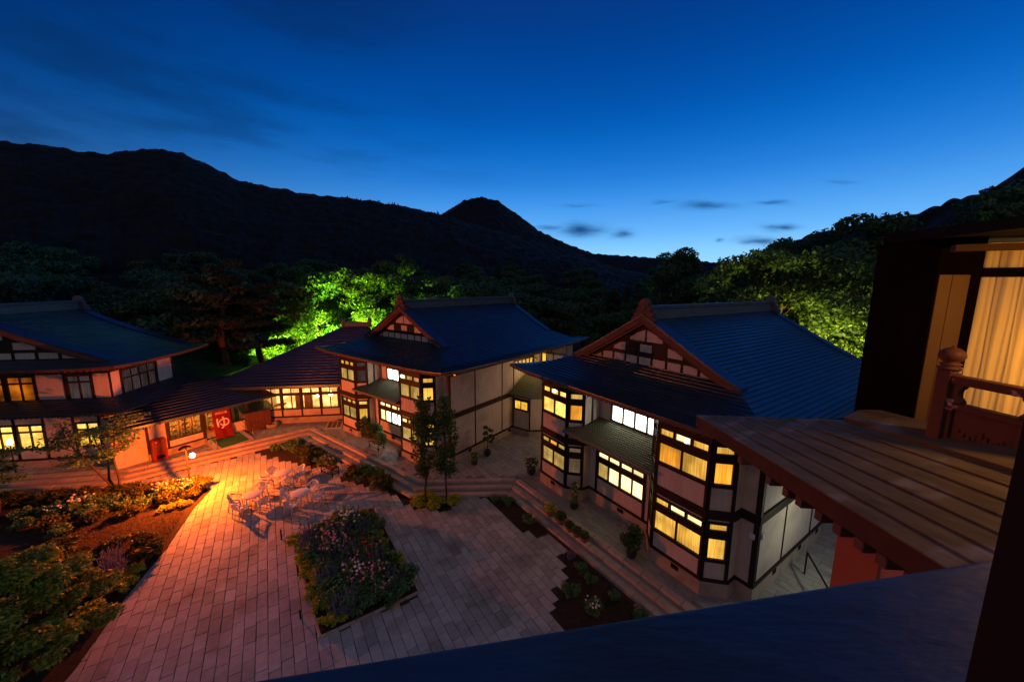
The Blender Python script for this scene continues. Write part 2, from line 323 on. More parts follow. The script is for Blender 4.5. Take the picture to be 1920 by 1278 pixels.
b = MB(); b.prism(LEFTBED, -.03, .028); b.build('soil_bed', M['soil'], kind='structure')
ang = math.radians(-56.3); DX, DY = math.cos(ang), math.sin(ang); NX, NY = -DY, DX
slab_meshes = []
for k in range(8):
    r = random.Random(k); b = MB(); j = lambda: r.uniform(-.006, .006)
    x, y, e = .335, .160, .012
    bot = [(-x + j(), -y + j()), (x + j(), -y + j()), (x + j(), y + j()), (-x + j(), y + j())]
    top = [(px * (1 - e / x), py * (1 - e / y)) for px, py in bot]
    vs = [(px, py, -.05) for px, py in bot] + [(px, py, -.008) for px, py in bot] + [(px, py, r.uniform(-.002, .003)) for px, py in top]
    b.add(vs, [(8, 9, 10, 11)] + [(i, (i + 1) % 4, 4 + (i + 1) % 4, 4 + i) for i in range(4)] + [(4 + i, 4 + (i + 1) % 4, 8 + (i + 1) % 4, 8 + i) for i in range(4)])
    slab_meshes.append(b)
def pave(parent, ok, zt, material, rng_s, n_parts, rowhint, joined_name, key):
    meshes = [b.mesh('paving_slab', material) for b in slab_meshes]
    cand = []
    for ri in range(-120, 160):
        off = rng_s.uniform(0, .68)
        for ci in range(-90, 60):
            s = ci * .682 + off; t = ri * .338
            x = NX * t - DX * s * -1; y = NY * t + DY * s
            if ok(x, y): cand.append((key(x, y), x, y, rng_s.randrange(8), rng_s.uniform(-.004, .004), rng_s.uniform(-.006, .006)))
    cand.sort()
    big = MB()
    for i, (d, x, y, k, dz, rr) in enumerate(cand):
        if i < n_parts:
            o = link('paving_slab', meshes[k], parent); o.location = (x, y, zt + dz); o.rotation_euler = (rng_s.uniform(-.004, .004), rng_s.uniform(-.004, .004), ang + rr)
        else:
            c, s = math.cos(ang + rr), math.sin(ang + rr); sb = slab_meshes[k]
            big.add([(x + vx * c - vy * s, y + vx * s + vy * c, zt + dz + vz) for vx, vy, vz in sb.v], sb.f)
    if big.v: big.build(joined_name, material, parent, kind='stuff')
def plaza_ok(x, y):
    if y < 6 and x > -13: 
        if y < 3.5: return False
    if y < 2 or x < -40: return False
    if not inpoly(x, y, PLAZA_IN): return False
    if inpoly(x, y, BED_IN) or inpoly(x, y, LB_IN): return False
    return not any(inpoly(x, y, P) for P in SOILS.values())
PLAZA_IN = [(12, -1), (-45, -1)] + list(reversed(offs(TOP, 1.02)))
BED_IN = BED
LB_IN = [(x - .38 if x > -20 else x, y - .1) for x, y in LEFTBED]
pave(plaza, plaza_ok, .006, M['slab'], random.Random(3), 300, 0, 'far_paving_slabs', lambda x, y: x * x + y * y + (0 if x > -17 else 300))
# terrace
terr = [(60, 3.9)] + TOP + [(-48, 60), (60, 60)]
bm = MB(); bm.prism(terr, -.05, TZ - .012); terrace = bm.build('terrace', mat('terrace_bed', (.17, .155, .14), (.24, .22, .20), 6, rough=.95, bump=.3), kind='structure')
TIN = [(40, 3.2)] + offs(TOP, -.30) + [(-48, 40), (40, 40)]
NOPAVE = []
def terr_ok(x, y):
    if y > 31 or x < -34 or x > 16: return False
    return inpoly(x, y, TIN) and not any(inpoly(x, y, P) for P in NOPAVE)
def frame_pt(o, u, v):
    c, s = math.cos(o[2]), math.sin(o[2]); return (o[0] + u * c - v * s, o[1] + u * s + v * c)
H3 = (1.748, 19.819, math.radians(-56.38)); H2 = (-13.045, 27.194, math.radians(-36.96)); H1 = (-24.7, 21.8, math.radians(9.4))
for H in (H3, H2): NOPAVE.append([frame_pt(H, u, v) for u, v in ((-.8, 1.5), (10.2, 1.5), (10.2, 16.8), (-.8, 16.8))])
NOPAVE.append([frame_pt(H1, u, v) for u, v in ((-14, .4), (0, .4), (0, 12), (-14, 12))])
pave(terrace, terr_ok, TZ, M['tslab'], random.Random(4), 300, 0, 'far_terrace_slabs', lambda x, y: x * x + y * y)
steps = MB()
for k, (d, z) in enumerate(((0.46, .30), (.92, .15))):
    P = offs(TOP, d); Q = offs(TOP, d - .46)
    for i in range(len(P) - 1): steps.hexa([(*P[i], -.05), (*P[i + 1], -.05), (*Q[i + 1], -.05), (*Q[i], -.05), (*P[i], z - .02), (*P[i + 1], z - .02), (*Q[i + 1], z - .02), (*Q[i], z - .02)][::1])
steps = steps.build('steps', M['tslab'], kind='structure')
rs = random.Random(5)
for d, z in ((0, .45), (.46, .30), (.92, .15)):
    P = offs(TOP, d + .02)
    for i in range(len(P) - 1):
        a, b_ = Vector(P[i]), Vector(P[i + 1]); L_ = (b_ - a).length; t = (b_ - a) / L_; n = Vector((-t.y, t.x)); k = max(1, round(L_ / .84)); s = L_ / k
        if a.x < -34: continue
        for q in range(k):
            c = a + t * (q + .5) * s - n * .13; hh = .075; o = MB(); o.obox((0, 0, 0), (t.x * (s / 2 - .014), t.y * (s / 2 - .014), 0), (n.x * .14, n.y * .14, 0), (0, 0, hh + .004))
            if c.x < -33: continue
            ob = o.build('step_stone', M['kerb'], steps); ob.location = (c.x, c.y, z - hh + rs.uniform(-.004, .004)); bevel(ob, .012, 1)

# ------------------------------------------------------------------ houses
def seg_box(mb, p0, p1, s0, s1, z0, z1, d0, d1, mi=0):
    p0, p1 = Vector(p0), Vector(p1); t = (p1 - p0).normalized(); n = Vector((t.y, -t.x))
    a, b = p0 + t * s0, p0 + t * s1
    q = [a + n * d1, b + n * d1, b + n * d0, a + n * d0]
    mb.hexa([(v.x, v.y, z0) for v in q] + [(v.x, v.y, z1) for v in q], mi)
def wbox(root, name, p0, p1, s0, s1, z0, z1, d0, d1, m, label=None):
    b = MB(); seg_box(b, p0, p1, s0, s1, z0, z1, d0, d1); return b.build(name, m, root, label=label)
def panel(root, p0, p1, s0, s1, z0, z1, m=None):
    if s1 - s0 > .03 and z1 - z0 > .03: return wbox(root, 'wall_panel', p0, p1, s0 + .004, s1 - .004, z0 + .004, z1 - .004, -.01, .014, m or M['plaster'])
def curtain(win, p0, p1, s0, s1, z0, z1, m, d=-.1):
    p0, p1 = Vector(p0), Vector(p1); t = (p1 - p0).normalized(); n = Vector((t.y, -t.x)); b = MB(); k = max(6, int((s1 - s0) * 28)); ph = rng.uniform(0, 6)
    row = []
    for i in range(k + 1):
        s = s0 + (s1 - s0) * i / k; dd = d + .018 * math.sin(i * 1.9 + ph); q = p0 + t * s + n * dd; row.append(q)
    vs = [(q.x, q.y, z0) for q in row] + [(q.x, q.y, z1) for q in row]
    b.add(vs, [(i, i + 1, k + 2 + i, k + 1 + i) for i in range(k)]); return b.build('curtain', m, win)
def window(root, p0, p1, S0, S1, Z0, Z1, cols, m, fw=.05, glassy=True, back=True, dep=-.1, name='window', inner=None):
    """cols: list of (s0, s1, z0, z1[, material]) openings inside the frame rectangle S0..S1, Z0..Z1"""
    xs = sorted({S0, S1} | {c[0] for c in cols} | {c[1] for c in cols}); zs = sorted({Z0, Z1} | {c[2] for c in cols} | {c[3] for c in cols})
    b = MB()
    # frame filled cell by cell, leaving the openings
    for zi in range(len(zs) - 1):
        run = None
        for xi in range(len(xs) - 1):
            cx, cz = (xs[xi] + xs[xi + 1]) / 2, (zs[zi] + zs[zi + 1]) / 2
            solid = not any(c[0] < cx < c[1] and c[2] < cz < c[3] for c in cols)
            if solid: run = [run[0], xs[xi + 1]] if run else [xs[xi], xs[xi + 1]]
            if run and (not solid or xi == len(xs) - 2): seg_box(b, p0, p1, run[0], run[1], zs[zi], zs[zi + 1], -.05, .035); run = None
    w = b.build(name, M['wood'], root)
    for c in cols:
        mm = c[4] if len(c) > 4 else m
        if glassy: wbox(w, 'pane', p0, p1, c[0] - .01, c[1] + .01, c[2] - .01, c[3] + .01, -.012, -.004, glass())
        if mm is not None: curtain(w, p0, p1, c[0] - .05, c[1] + .05, c[2] - .04, c[3] + .04, mm, dep)
    return w
def beam(root, p0, p1, s0, s1, z0, z1, d=.05, nm='timber_beam', m=None): return wbox(root, nm, p0, p1, s0, s1, z0, z1, -.06, d, m or M['wood'])
def seglen(p0, p1): return (Vector(p1) - Vector(p0)).length
def core(mb, p0, p1, z0, z1): seg_box(mb, p0, p1, 0, seglen(p0, p1), z0, z1, -.12, -.02)

def roof_irimoya(root, uc, hw, v0, v1, zs, gi, hips=(True, True), n=36, m=None, ornament=True, lift=.15, gwall=.36, verge=.62, gable_style=True, under=True, eave_t=.12):
    """hip-and-gable roof: ridge along v, zs = roof height from the ridge out to the eave"""
    m = m or M['roof']; E = np.array(zs); tt = np.linspace(0, hw, len(E))
    prof = lambda e: float(np.interp(e, tt, E))
    def lf(e, dist): return lift * max(0, 1 - dist / 3.2) ** 2 * (e / hw) ** 5
    def vr(e):
        a = v0 + (gi if e < hw - gi else hw - e) if hips[0] else v0
        b = v1 - (gi if e < hw - gi else hw - e) if hips[1] else v1
        return a, b
    R = MB(); U = MB(); ns = 10
    es = [hw * i / n for i in range(n + 1)]
    for sgn in (-1, 1):
        for i in range(n):
            e0, e1 = es[i], es[i + 1]; a0, b0 = vr(e0); a1, b1 = vr(e1)
            if (hips[0] or hips[1]) and e0 < hw - gi < e1: a1, b1 = (a1, b1)
            for k in range(ns):
                def P(e, a, b, kk, dz): 
                    v = a + (b - a) * kk / ns; dist = min(v - v0 if hips[0] else 99, v1 - v if hips[1] else 99)
                    return (uc + sgn * e, v, prof(e) + lf(e, dist) + dz)
                q = [P(e0, a0, b0, k, .0), P(e1, a1, b1, k, .042), P(e1, a1, b1, k + 1, .042), P(e0, a0, b0, k + 1, .0)]
                R.quad(*(q if sgn > 0 else q[::-1]))
                r_ = [q[1], P(e1, a1, b1, k, 0), P(e1, a1, b1, k + 1, 0), q[2]]; R.quad(*(r_ if sgn > 0 else r_[::-1]))
                if under:
                    u = [P(e0, a0, b0, k, -eave_t), P(e1, a1, b1, k, -eave_t), P(e1, a1, b1, k + 1, -eave_t), P(e0, a0, b0, k + 1, -eave_t)]; U.quad(*(u[::-1] if sgn > 0 else u))
                    if i == n - 1:
                        f = [P(e1, a1, b1, k, .0), P(e1, a1, b1, k, -eave_t), P(e1, a1, b1, k + 1, -eave_t), P(e1, a1, b1, k + 1, .0)]; U.quad(*(f if sgn > 0 else f[::-1]), 1)
    for side, on in ((0, hips[0]), (1, hips[1])):
        if not on: continue
        i0 = int(n * max(0, hw - gi - gwall - .3) / hw)
        for i in range(i0, n):
            e0, e1 = es[i], es[i + 1]
            for k in range(ns):
                def P(e, kk, dz):
                    u = -e + 2 * e * kk / ns; v = v0 + (hw - e) if side == 0 else v1 - (hw - e)
                    return (uc + u, v, prof(e) + lf(e, e - abs(u)) + dz)
                q = [P(e0, k, .0), P(e1, k, .05), P(e1, k + 1, .05), P(e0, k + 1, .0)]; R.quad(*(q if side == 0 else q[::-1]))
                r_ = [q[1], P(e1, k, 0), P(e1, k + 1, 0), q[2]]; R.quad(*(r_ if side == 0 else r_[::-1]))
                if under:
                    u_ = [P(e0, k, -eave_t), P(e1, k, -eave_t), P(e1, k + 1, -eave_t), P(e0, k + 1, -eave_t)]; U.quad(*(u_[::-1] if side == 0 else u_))
                    if i == n - 1:
                        f = [P(e1, k, 0), P(e1, k, -eave_t), P(e1, k + 1, -eave_t), P(e1, k + 1, 0)]; U.quad(*(f if side == 0 else f[::-1]), 1)
    ro = R.build('roof', m, root)
    if under: U.build('eave_soffit', [M['rafter'], M['rafter']], ro)
    # rafter ends
    rf = MB(); st = .27
    for sgn in (-1, 1):
        v = v0 + .2
        while v < v1 - .2:
            dist = min(v - v0 if hips[0] else 99, v1 - v if hips[1] else 99); z = prof(hw) + lf(hw, dist) - eave_t - .05
            rf.box(uc + sgn * (hw - .1) - .25 * (sgn > 0), uc + sgn * (hw - .1) + .25 * (sgn < 0), v - .035, v + .035, z - .04, z + .05); v += st
    for side, on in ((0, hips[0]), (1, hips[1])):
        u = -hw + .2
        while u < hw - .2:
            z = prof(hw) + lf(hw, hw - abs(u)) - eave_t - .05; y = v0 + .1 if side == 0 else v1 - .1
            rf.box(uc + u - .035, uc + u + .035, min(y, y + (.25 if side == 0 else -.25)), max(y, y + (.25 if side == 0 else -.25)), z - .04, z + .05); u += st
    rf.build('rafter_ends', M['rafter'], ro, kind='stuff')
    # ridge
    za = v0 + gi if hips[0] else v0; zb = v1 - gi if hips[1] else v1; zr = prof(0)
    rb = MB(); rb.box(uc - .17, uc + .17, za + .25, zb - .25, zr - .12, zr + .36); rb.box(uc - .26, uc + .26, za + .2, zb - .2, zr + .36, zr + .42); rb.box(uc - .14, uc + .14, za + .2, zb - .2, zr + .42, zr + .50); rb.box(uc - .25, uc + .25, za + .22, zb - .22, zr - .15, zr + .02)
    ro2 = rb.build('ridge', M['ridge'], root); bevel(ro2, .02, 1)
    if ornament:
        for y, sg in ((za + .12, -1), (zb - .12, 1)):
            ob = MB(); prof2 = [(-.62, -.28), (-.66, -.12), (-.5, -.02), (-.54, .12), (-.36, .2), (-.4, .38), (-.27, .46), (-.29, .62), (-.15, .78), (0, .84)]
            poly = prof2 + [(-x, z) for x, z in prof2[-2::-1]]
            n_ = len(poly); vs = [(uc + x, y - .13, zr + .02 + z) for x, z in poly] + [(uc + x, y + .13, zr + .02 + z) for x, z in poly]
            ob.add(vs, [tuple(range(n_)), tuple(range(2 * n_ - 1, n_ - 1, -1))] + [(i, n_ + i, n_ + (i + 1) % n_, (i + 1) % n_) for i in range(n_)])
            ob.lathe([(.0, -.06), (.17, -.05), (.19, 0), (.15, .05), (0, .06)], (0, 0, 0), 12)
            # round boss turned to face outwards
            k0 = len(ob.v) - 60
            for i in range(k0, len(ob.v)): x_, y_, z_ = ob.v[i]; ob.v[i] = (uc + x_, y + sg * (.14 + z_), zr + .42 + y_)
            bevel(ob.build('ridge_end_ornament', M['redwood'] if sg < 0 else M['ridge'], root), .03, 2)
    # gable walls, bargeboards, verges
    for side, on in ((0, hips[0]), (1, hips[1])):
        if not on and gable_style is None: continue
        vg = (v0 + gi if side == 0 else v1 - gi) if on else (v0 if side == 0 else v1)
        sg = 1 if side == 0 else -1; ef = hw - gi if on else hw
        ks = [ef * i / 9 for i in range(10)]; vw = vg + sg * gwall
        gm = MB(); pts = [(uc - e, prof(e) - .10) for e in reversed(ks)] + [(uc + e, prof(e) - .10) for e in ks[1:]]; zb_ = prof(ef) - .35
        pts = [(uc - ef, zb_)] + pts + [(uc + ef, zb_)]; n_ = len(pts)
        vs = [(x, vw, z) for x, z in pts] + [(x, vw + sg * .1, z) for x, z in pts]
        gm.add(vs, [tuple(range(n_)), tuple(range(2 * n_ - 1, n_ - 1, -1))] + [(i, n_ + i, n_ + (i + 1) % n_, (i + 1) % n_) for i in range(n_)])
        gw = gm.build('gable_wall', M['wood'], root)
        for s2 in (-1, 1):
            vb = MB(); bb = MB()
            for i in range(9):
                e0, e1 = ks[i], ks[i + 1]; 
                def hx(mb, ya, yb, ta, tb):
                    lo, hi = sorted((ya, yb)); p = [(uc + s2 * e0, lo, prof(e0) + ta), (uc + s2 * e1, lo, prof(e1) + ta), (uc + s2 * e1, hi, prof(e1) + ta), (uc + s2 * e0, hi, prof(e0) + ta)]
                    q = [(x, y, z + tb - ta) for x, y, z in p]; 
                    if s2 < 0: p, q = p[::-1], q[::-1]
                    mb.hexa(p + q)
                hx(vb, vg - sg * .06, vg + sg * verge, .03, .15 if side == 0 else .07); hx(bb, vg - sg * .03, vg + sg * .07, -.22, .02); hx(bb, vg + sg * .07, vg + sg * .13, -.36, -.02)
            vb.build('verge', m, root); bb.build('bargeboard', M['redwood'], root)
        if side == 0 and gable_style:
            zb2 = prof(ef) + .2
            def gp(u0, u1, z0, z1):
                f = lambda u: prof(abs(u - uc)) - .52
                u0, u1 = uc + u0, uc + u1
                us = [u0, (u0 + u1) / 2, u1]; tops = [max(z0 + .005, min(z1, f(u))) for u in us]
                if max(tops) - z0 < .05: return
                b = MB(); y0, y1 = vw - .035, vw - .005
                poly = [(us[0], z0), (us[2], z0)] + [(u, t) for u, t in zip(us[::-1], tops[::-1])]; k = len(poly)
                b.add([(x, y0, z) for x, z in poly] + [(x, y1, z) for x, z in poly], [tuple(range(k)), tuple(range(2 * k - 1, k - 1, -1))] + [(i, k + i, k + (i + 1) % k, (i + 1) % k) for i in range(k)])
                b.build('gable_panel', M['plaster'], gw)
            w_ = ef / 4.7
            for i in range(-4, 5):
                gp((i * .80 - .33) * w_, (i * .80 + .33) * w_, zb2, zb2 + .36)
            gp(-.30, .34, zb2 + .62, zb2 + .98); 
            for s3 in (-1, 1):
                a, b_ = sorted((s3 * 1.25 * w_, s3 * 2.0 * w_)); gp(a, b_, zb2 + .56, zb2 + .98); a, b_ = sorted((s3 * .05, s3 * .95 * w_)); gp(a, b_, zb2 + 1.14, zb2 + 1.7)
    return prof

def pent(root, pts_in, pts_out, zi, zo, m, n=10, name='pent_roof', th=.09, zi_l=None):
    """small lean-to roof between an inner and an outer polyline, with stepped courses"""
    b = MB()
    for k in range(len(pts_in) - 1):
        for i in range(n):
            f0, f1 = i / n, (i + 1) / n
            def P(j, f, dz): a, o = Vector(pts_in[j]), Vector(pts_out[j]); q = a.lerp(o, f); return (q.x, q.y, zi + (zo - zi) * f + dz)
            b.quad(P(k, f0, 0), P(k, f1, .028), P(k + 1, f1, .028), P(k + 1, f0, 0)); b.quad(P(k, f1, .028), P(k, f1, 0), P(k + 1, f1, 0), P(k + 1, f1, .028))
        b.quad(P(k, 0, -th), P(k + 1, 0, -th), P(k + 1, 1, -th), P(k, 1, -th)); b.quad(P(k, 1, 0), P(k, 1, -th), P(k + 1, 1, -th), P(k + 1, 1, 0))
    for k in (0, len(pts_in) - 1): b.quad(P(k, 0, 0), P(k, 0, -th), P(k, 1, -th), P(k, 1, .02))
    return b.build(name, m, root)

PROF = [9.72, 9.18, 8.66, 8.14, 7.64, 7.18, 6.76, 6.40, 6.30]
def twin_house(H, zo, label, lights):
    root = thing('house', label, 'building', (H[0], H[1], TZ + zo), H[2])
    a = .63
    lo = [(-1.2, 17.3), (-1.2, 1.16), (-a, 1.16), (-a, a), (0, 0), (2.05, 0), (2.05 + a, a), (2.05 + a, 1.1), (7.33 - a, 1.1), (7.33 - a, a), (7.33, 0), (9.4, 0), (9.4 + a, a), (9.4 + a, 1.16), (10.61, 1.16), (10.61, 17.3)]
    kind = ['side', 'plain', 'plain', 'facet', 'bay', 'facet', 'plain', 'center', 'plain', 'facet', 'bay', 'facet', 'plain', 'plain', 'side']
    cr = MB()
    for fl in (0, 1):
        path = list(lo)
        if fl: path[7] = (2.68, 1.7); path[8] = (6.70, 1.7)
        for i in range(len(path) - 1):
            p0, p1, kd = path[i], path[i + 1], kind[i]; L_ = seglen(p0, p1); bay = 'L' if i < 7 else 'R'
            lt = lights.get((fl, bay, kd)) or lights.get((fl, 'C', kd)) or 'dim'
            lt = lt if isinstance(lt, (list, tuple)) else [lt] * 8
            if fl == 0:
                wbox(root, 'plinth_stone', p0, p1, -.02, L_ + .02, -.3, .5, -.1, .06, M['stone']); beam(root, p0, p1, -.02, L_ + .02, .5, .61, .075)
                beam(root, p0, p1, -.03, L_ + .03, 2.98, 3.30, .09)
            else: beam(root, p0, p1, -.01, L_ + .01, 5.74 if kd != 'side' else 5.7, 6.2, .048)
            zA, zB = (.61, 2.98) if fl == 0 else (3.30, 5.74)
            if kd in ('bay', 'facet'):
                z = dict(s0=1.27, a=1.40, b=2.20, c=2.53, d=2.76, e=2.86) if fl == 0 else dict(s0=4.15, a=4.30, b=5.07, c=5.41, d=5.66, e=5.74)
                pw = .10 if kd == 'bay' else .11
                for s in ((0, pw * .7), (L_ - pw, L_)): wbox(root, 'timber_post', p0, p1, s[0], s[1], zA, zB, -.06, .062, M['wood'])
                core(cr, p0, p1, -.3 if fl == 0 else zA, z['s0']); core(cr, p0, p1, z['e'], 3.3 if fl == 0 else 6.2)
                panel(root, p0, p1, pw * .7, L_ - pw, zA, z['s0'])
                if fl == 0: panel(root, p0, p1, pw * .7, L_ - pw, z['e'] + .01, zB)
                if kd == 'bay':
                    cols = [(.08, .98, z['a'], z['b'], E_[lt[0]]), (1.04, L_ - .1, z['a'], z['b'], E_[lt[1]]), (.08, .62, z['c'], z['d'], E_[lt[2]]), (.72, 1.30, z['c'], z['d'], E_[lt[3]]), (1.40, L_ - .1, z['c'], z['d'], E_[lt[4]])]
                    window(root, p0, p1, .07, L_ - .1, z['s0'], z['e'], cols, None)
                else:
                    cols = [(.16, L_ - .17, z['a'], z['b'], E_[lt[0]]), (.16, L_ - .17, z['c'], z['d'], E_[lt[1]])]
                    window(root, p0, p1, .077, L_ - .11, z['s0'], z['e'], cols, None)
            elif kd == 'center':
                if fl == 0:
                    u = lambda q: q - 2.68
                    core(cr, p0, p1, -.3, 1.33)
                    core(cr, p0, p1, 2.84, 3.3)
                    for a_, b_ in ((0, u(3.2)), (u(6.08), L_)):
                        seg_box(cr, p0, p1, a_, b_, 1.33, 2.84, -.12, -.02); panel(root, p0, p1, a_, b_, .61, 2.98)
                    for s in (u(3.14), u(6.03)): wbox(root, 'timber_post', p0, p1, s, s + .12, .61, 2.98, -.06, .062, M['wood'])
                    panel(root, p0, p1, u(3.26), u(6.03), .61, 1.33)
                    cols = []
                    for k_, (x0, x1) in enumerate(((3.30, 3.93), (4.0, 4.62), (4.74, 5.36), (5.42, 5.99))):
                        cols.append((u(x0), u(x1), 1.45, 2.21, E_[lt[k_]])); cols.append((u(x0), u(x1), 2.52, 2.76, E_[lt[4]]))
                    window(root, p0, p1, u(3.26), u(6.03), 1.33, 2.84, cols, None)
                else:
                    u = lambda q: q - 2.68
                    core(cr, p0, p1, zA, 4.35); core(cr, p0, p1, 5.24, 6.5)
                    for a_, b_ in ((0, u(3.42)), (u(6.2), L_)):
                        seg_box(cr, p0, p1, a_, b_, 4.35, 5.24, -.12, -.02); panel(root, p0, p1, a_, b_, 3.30, 5.74)
                    cols = [(u(x0), u(x1), 4.42, 5.18, E_[lt[0]]) for x0, x1 in ((3.53, 4.16), (4.24, 4.85), (4.93, 5.54), (5.62, 6.10))]
                    window(root, p0, p1, u(3.44), u(6.2), 4.35, 5.24, cols, None, dep=-.07)
                    beam(root, p0, p1, u(3.44), u(6.2), 5.24, 5.74, .04)
            elif kd == 'plain':
                core(cr, p0, p1, -.3 if fl == 0 else zA, 3.3 if fl == 0 else 6.5)
                if L_ > .25:
                    two = fl == 1 and .9 < L_ < 1.2
                    if two: panel(root, p0, p1, 0, L_ * .42, zA, zB); wbox(root, 'timber_post', p0, p1, L_ * .42, L_ * .42 + .09, zA, zB, -.06, .06, M['wood']); panel(root, p0, p1, L_ * .42 + .09, L_, zA, zB)
                    else: panel(root, p0, p1, 0, L_, zA, zB)
            else:
                core(cr, p0, p1, -.3 if fl == 0 else zA, 3.3 if fl == 0 else 6.5)
                posts = [0, 2.36, 5.24, 6.65, 9.4, 12.2, 14.9, L_] if i > 7 else [L_ - x for x in (0, 2.36, 5.24, 8.1, 11, 13.6, L_)][::-1]
                for k_ in range(len(posts) - 1):
                    s = posts[k_]; w_ = .08
                    wbox(root, 'timber_post', p0, p1, max(.0, s - w_ / 2) if k_ else .0, s + w_ / 2 + (.06 if k_ == 0 else 0), zA, zB, -.06, .04, M['wood'])
                    s2 = posts[k_ + 1]
                    if fl == 1 and i > 7 and k_ == 3:      # high strip of small windows
                        panel(root, p0, p1, s + w_ / 2, s2 - w_ / 2, zA, 5.05); seg_box(cr, p0, p1, 0, .1, 0, .1, -.12, -.1)
                        cols = [(s + .15 + q * .5, s + .55 + q * .5, 5.15, 5.55, E_['gold']) for q in range(5)]
                        window(root, p0, p1, s + w_ / 2, s2 - w_ / 2, 5.05, 5.7, cols, None, dep=-.02)
                    else: panel(root, p0, p1, s + w_ / 2, s2 - w_ / 2, zA, zB)
                if fl == 0:
                    for s in (1.6, 4.0, 5.9, 9, 12): wbox(root, 'air_vent', p0, p1, s, s + .3, .28, .46, .0, .075, M['iron'])
            if kd == 'bay' and fl == 0: wbox(root, 'air_vent', p0, p1, .95, 1.25, .27, .45, .0, .085, M['iron'])
            if kd == 'center' and fl == 0: wbox(root, 'air_vent', p0, p1, 2.0, 2.35, .27, .45, .0, .085, M['iron'])
            wbox(root, 'timber_post', p0, p1, -.055, .055, zA, zB, -.06, .055, M['wood']) if kd == 'side' and i > 7 else None
    # corner posts of the front corners
    for (x, y) in ((-1.2, 1.16), (10.61, 1.16)):
        for z0, z1 in ((.61, 2.98), (3.30, 5.74)):
            b = MB(); b.box(x - .09, x + .09, y - .09, y + .09, z0, z1); b.build('timber_post', M['wood'], root)
    core(cr, (10.61, 17.3), (-1.2, 17.3), -.3, 6.5); cr.build('wall', M['plaster'], root)
    # lean-to roof over the middle ground floor windows
    pent(root, [(2.1, 1.72), (6.75, 1.72)], [(2.15, -.42), (7.33, -.42)], 4.22, 3.98 - .1, M['leadroof'], 15, th=.1) if False else None
    b = MB(); n = 15; yi, yo, zi, zo_ = 1.69, -.32, 4.30, 3.78
    # slopes from the recessed wall out past the bay fronts; trimmed to the bays' facets
    def clipx(y, s): return (2.68 + .0 if y > a else 2.05 + y if y > 0 else 2.05 - .0) if s == 0 else (6.70 if y > a else 7.33 - y if y > 0 else 7.33)
    ys = [yi + (yo - yi) * i / n for i in range(n + 1)]
    zz = lambda y: zo_ + (zi - zo_) * ((y - yo) / (yi - yo)) ** 1.0 - .0
    for i in range(n):
        y0, y1 = ys[i], ys[i + 1]
        q = [(clipx(y0, 0), y0, zz(y0)), (clipx(y1, 0), y1, zz(y1) + .05), (clipx(y1, 1), y1, zz(y1) + .05), (clipx(y0, 1), y0, zz(y0))]; b.quad(*q)
        b.quad(q[1], (q[1][0], y1, zz(y1)), (q[2][0], y1, zz(y1)), q[2])
    b.quad((2.05, yo, zz(yo)), (2.05, yo, zz(yo) - .1), (7.33, yo, zz(yo) - .1), (7.33, yo, zz(yo))); b.quad((2.05, yo, zz(yo) - .1), (2.68, yi, zz(yi) - .14), (6.7, yi, zz(yi) - .14), (7.33, yo, zz(yo) - .1))
    pr_ = b.build('lean_to_roof', M['leadroof'], root)
    rf = MB(); u = 2.7
    while u < 7.2: rf.box(u - .03, u + .03, yo + .06, yo + .4, zz(yo) - .17, zz(yo) - .09); u += .24
    rf.build('rafter_ends', M['rafter'], pr_, kind='stuff')
    roof_irimoya(root, 4.7, 7.2, -.6, 18.1, PROF, 2.7)
    for dx in (-.32, .32):                                  # small light fittings at the corner
        pass
    return root

LT3 = {(1, 'L', 'bay'): ['room', 'hot', 'room', 'hot', 'hot'], (1, 'L', 'facet'): ['orange', 'pale'], (0, 'L', 'bay'): ['pale', 'pale', 'pale', 'orange', 'pale'], (0, 'L', 'facet'): ['dim', 'dim'],
       (1, 'R', 'bay'): ['orange', 'yellow', 'yellow', 'cream', 'yellow'], (1, 'R', 'facet'): ['orange', 'yellow'], (0, 'R', 'bay'): ['yellow', 'yellow', 'yellow', 'cream', 'cream'], (0, 'R', 'facet'): ['yellow', 'yellow'],
       (1, 'C', 'center'): 'white', (0, 'C', 'center'): ['pale', 'cream', 'cream', 'cream', 'cream']}
LT2 = {(1, 'L', 'bay'): ['pale', 'pale', 'yellow', 'yellow', 'yellow'], (1, 'L', 'facet'): ['dull', 'dull'], (0, 'L', 'bay'): ['pale', 'pale', 'pale', 'yellow', 'yellow'], (0, 'L', 'facet'): ['yellow', 'yellow'],
       (1, 'R', 'bay'): ['pale', 'pale', 'cream', 'pale', 'pale'], (1, 'R', 'facet'): ['yellow', 'yellow'], (0, 'R', 'bay'): ['pale', 'pale', 'cream', 'yellow', 'pale'], (0, 'R', 'facet'): ['yellow', 'yellow'],
       (1, 'C', 'center'): 'white', (0, 'C', 'center'): ['cream', 'white', 'white', 'white', 'cream']}
h3 = twin_house(H3, .08, 'two storey half-timbered guest house nearest the wooden balcony, with stone steps along its front', LT3)
h2 = twin_house(H2, -.06, 'two storey half-timbered guest house in the middle, behind the two slim poplars', LT2)

for (hh, u, v, z) in ((h3, .93, .12, 5.53), (h3, 8.45, .1, 5.50), (h2, 7.55, .1, 5.53)):
    b = MB(); b.lathe([(.01, .09), (.07, .05), (.09, 0), (.07, -.05), (.01, -.09)], (u, v - .07, z), 12); b.build('ceiling_bulb', BULBH, hh, True)
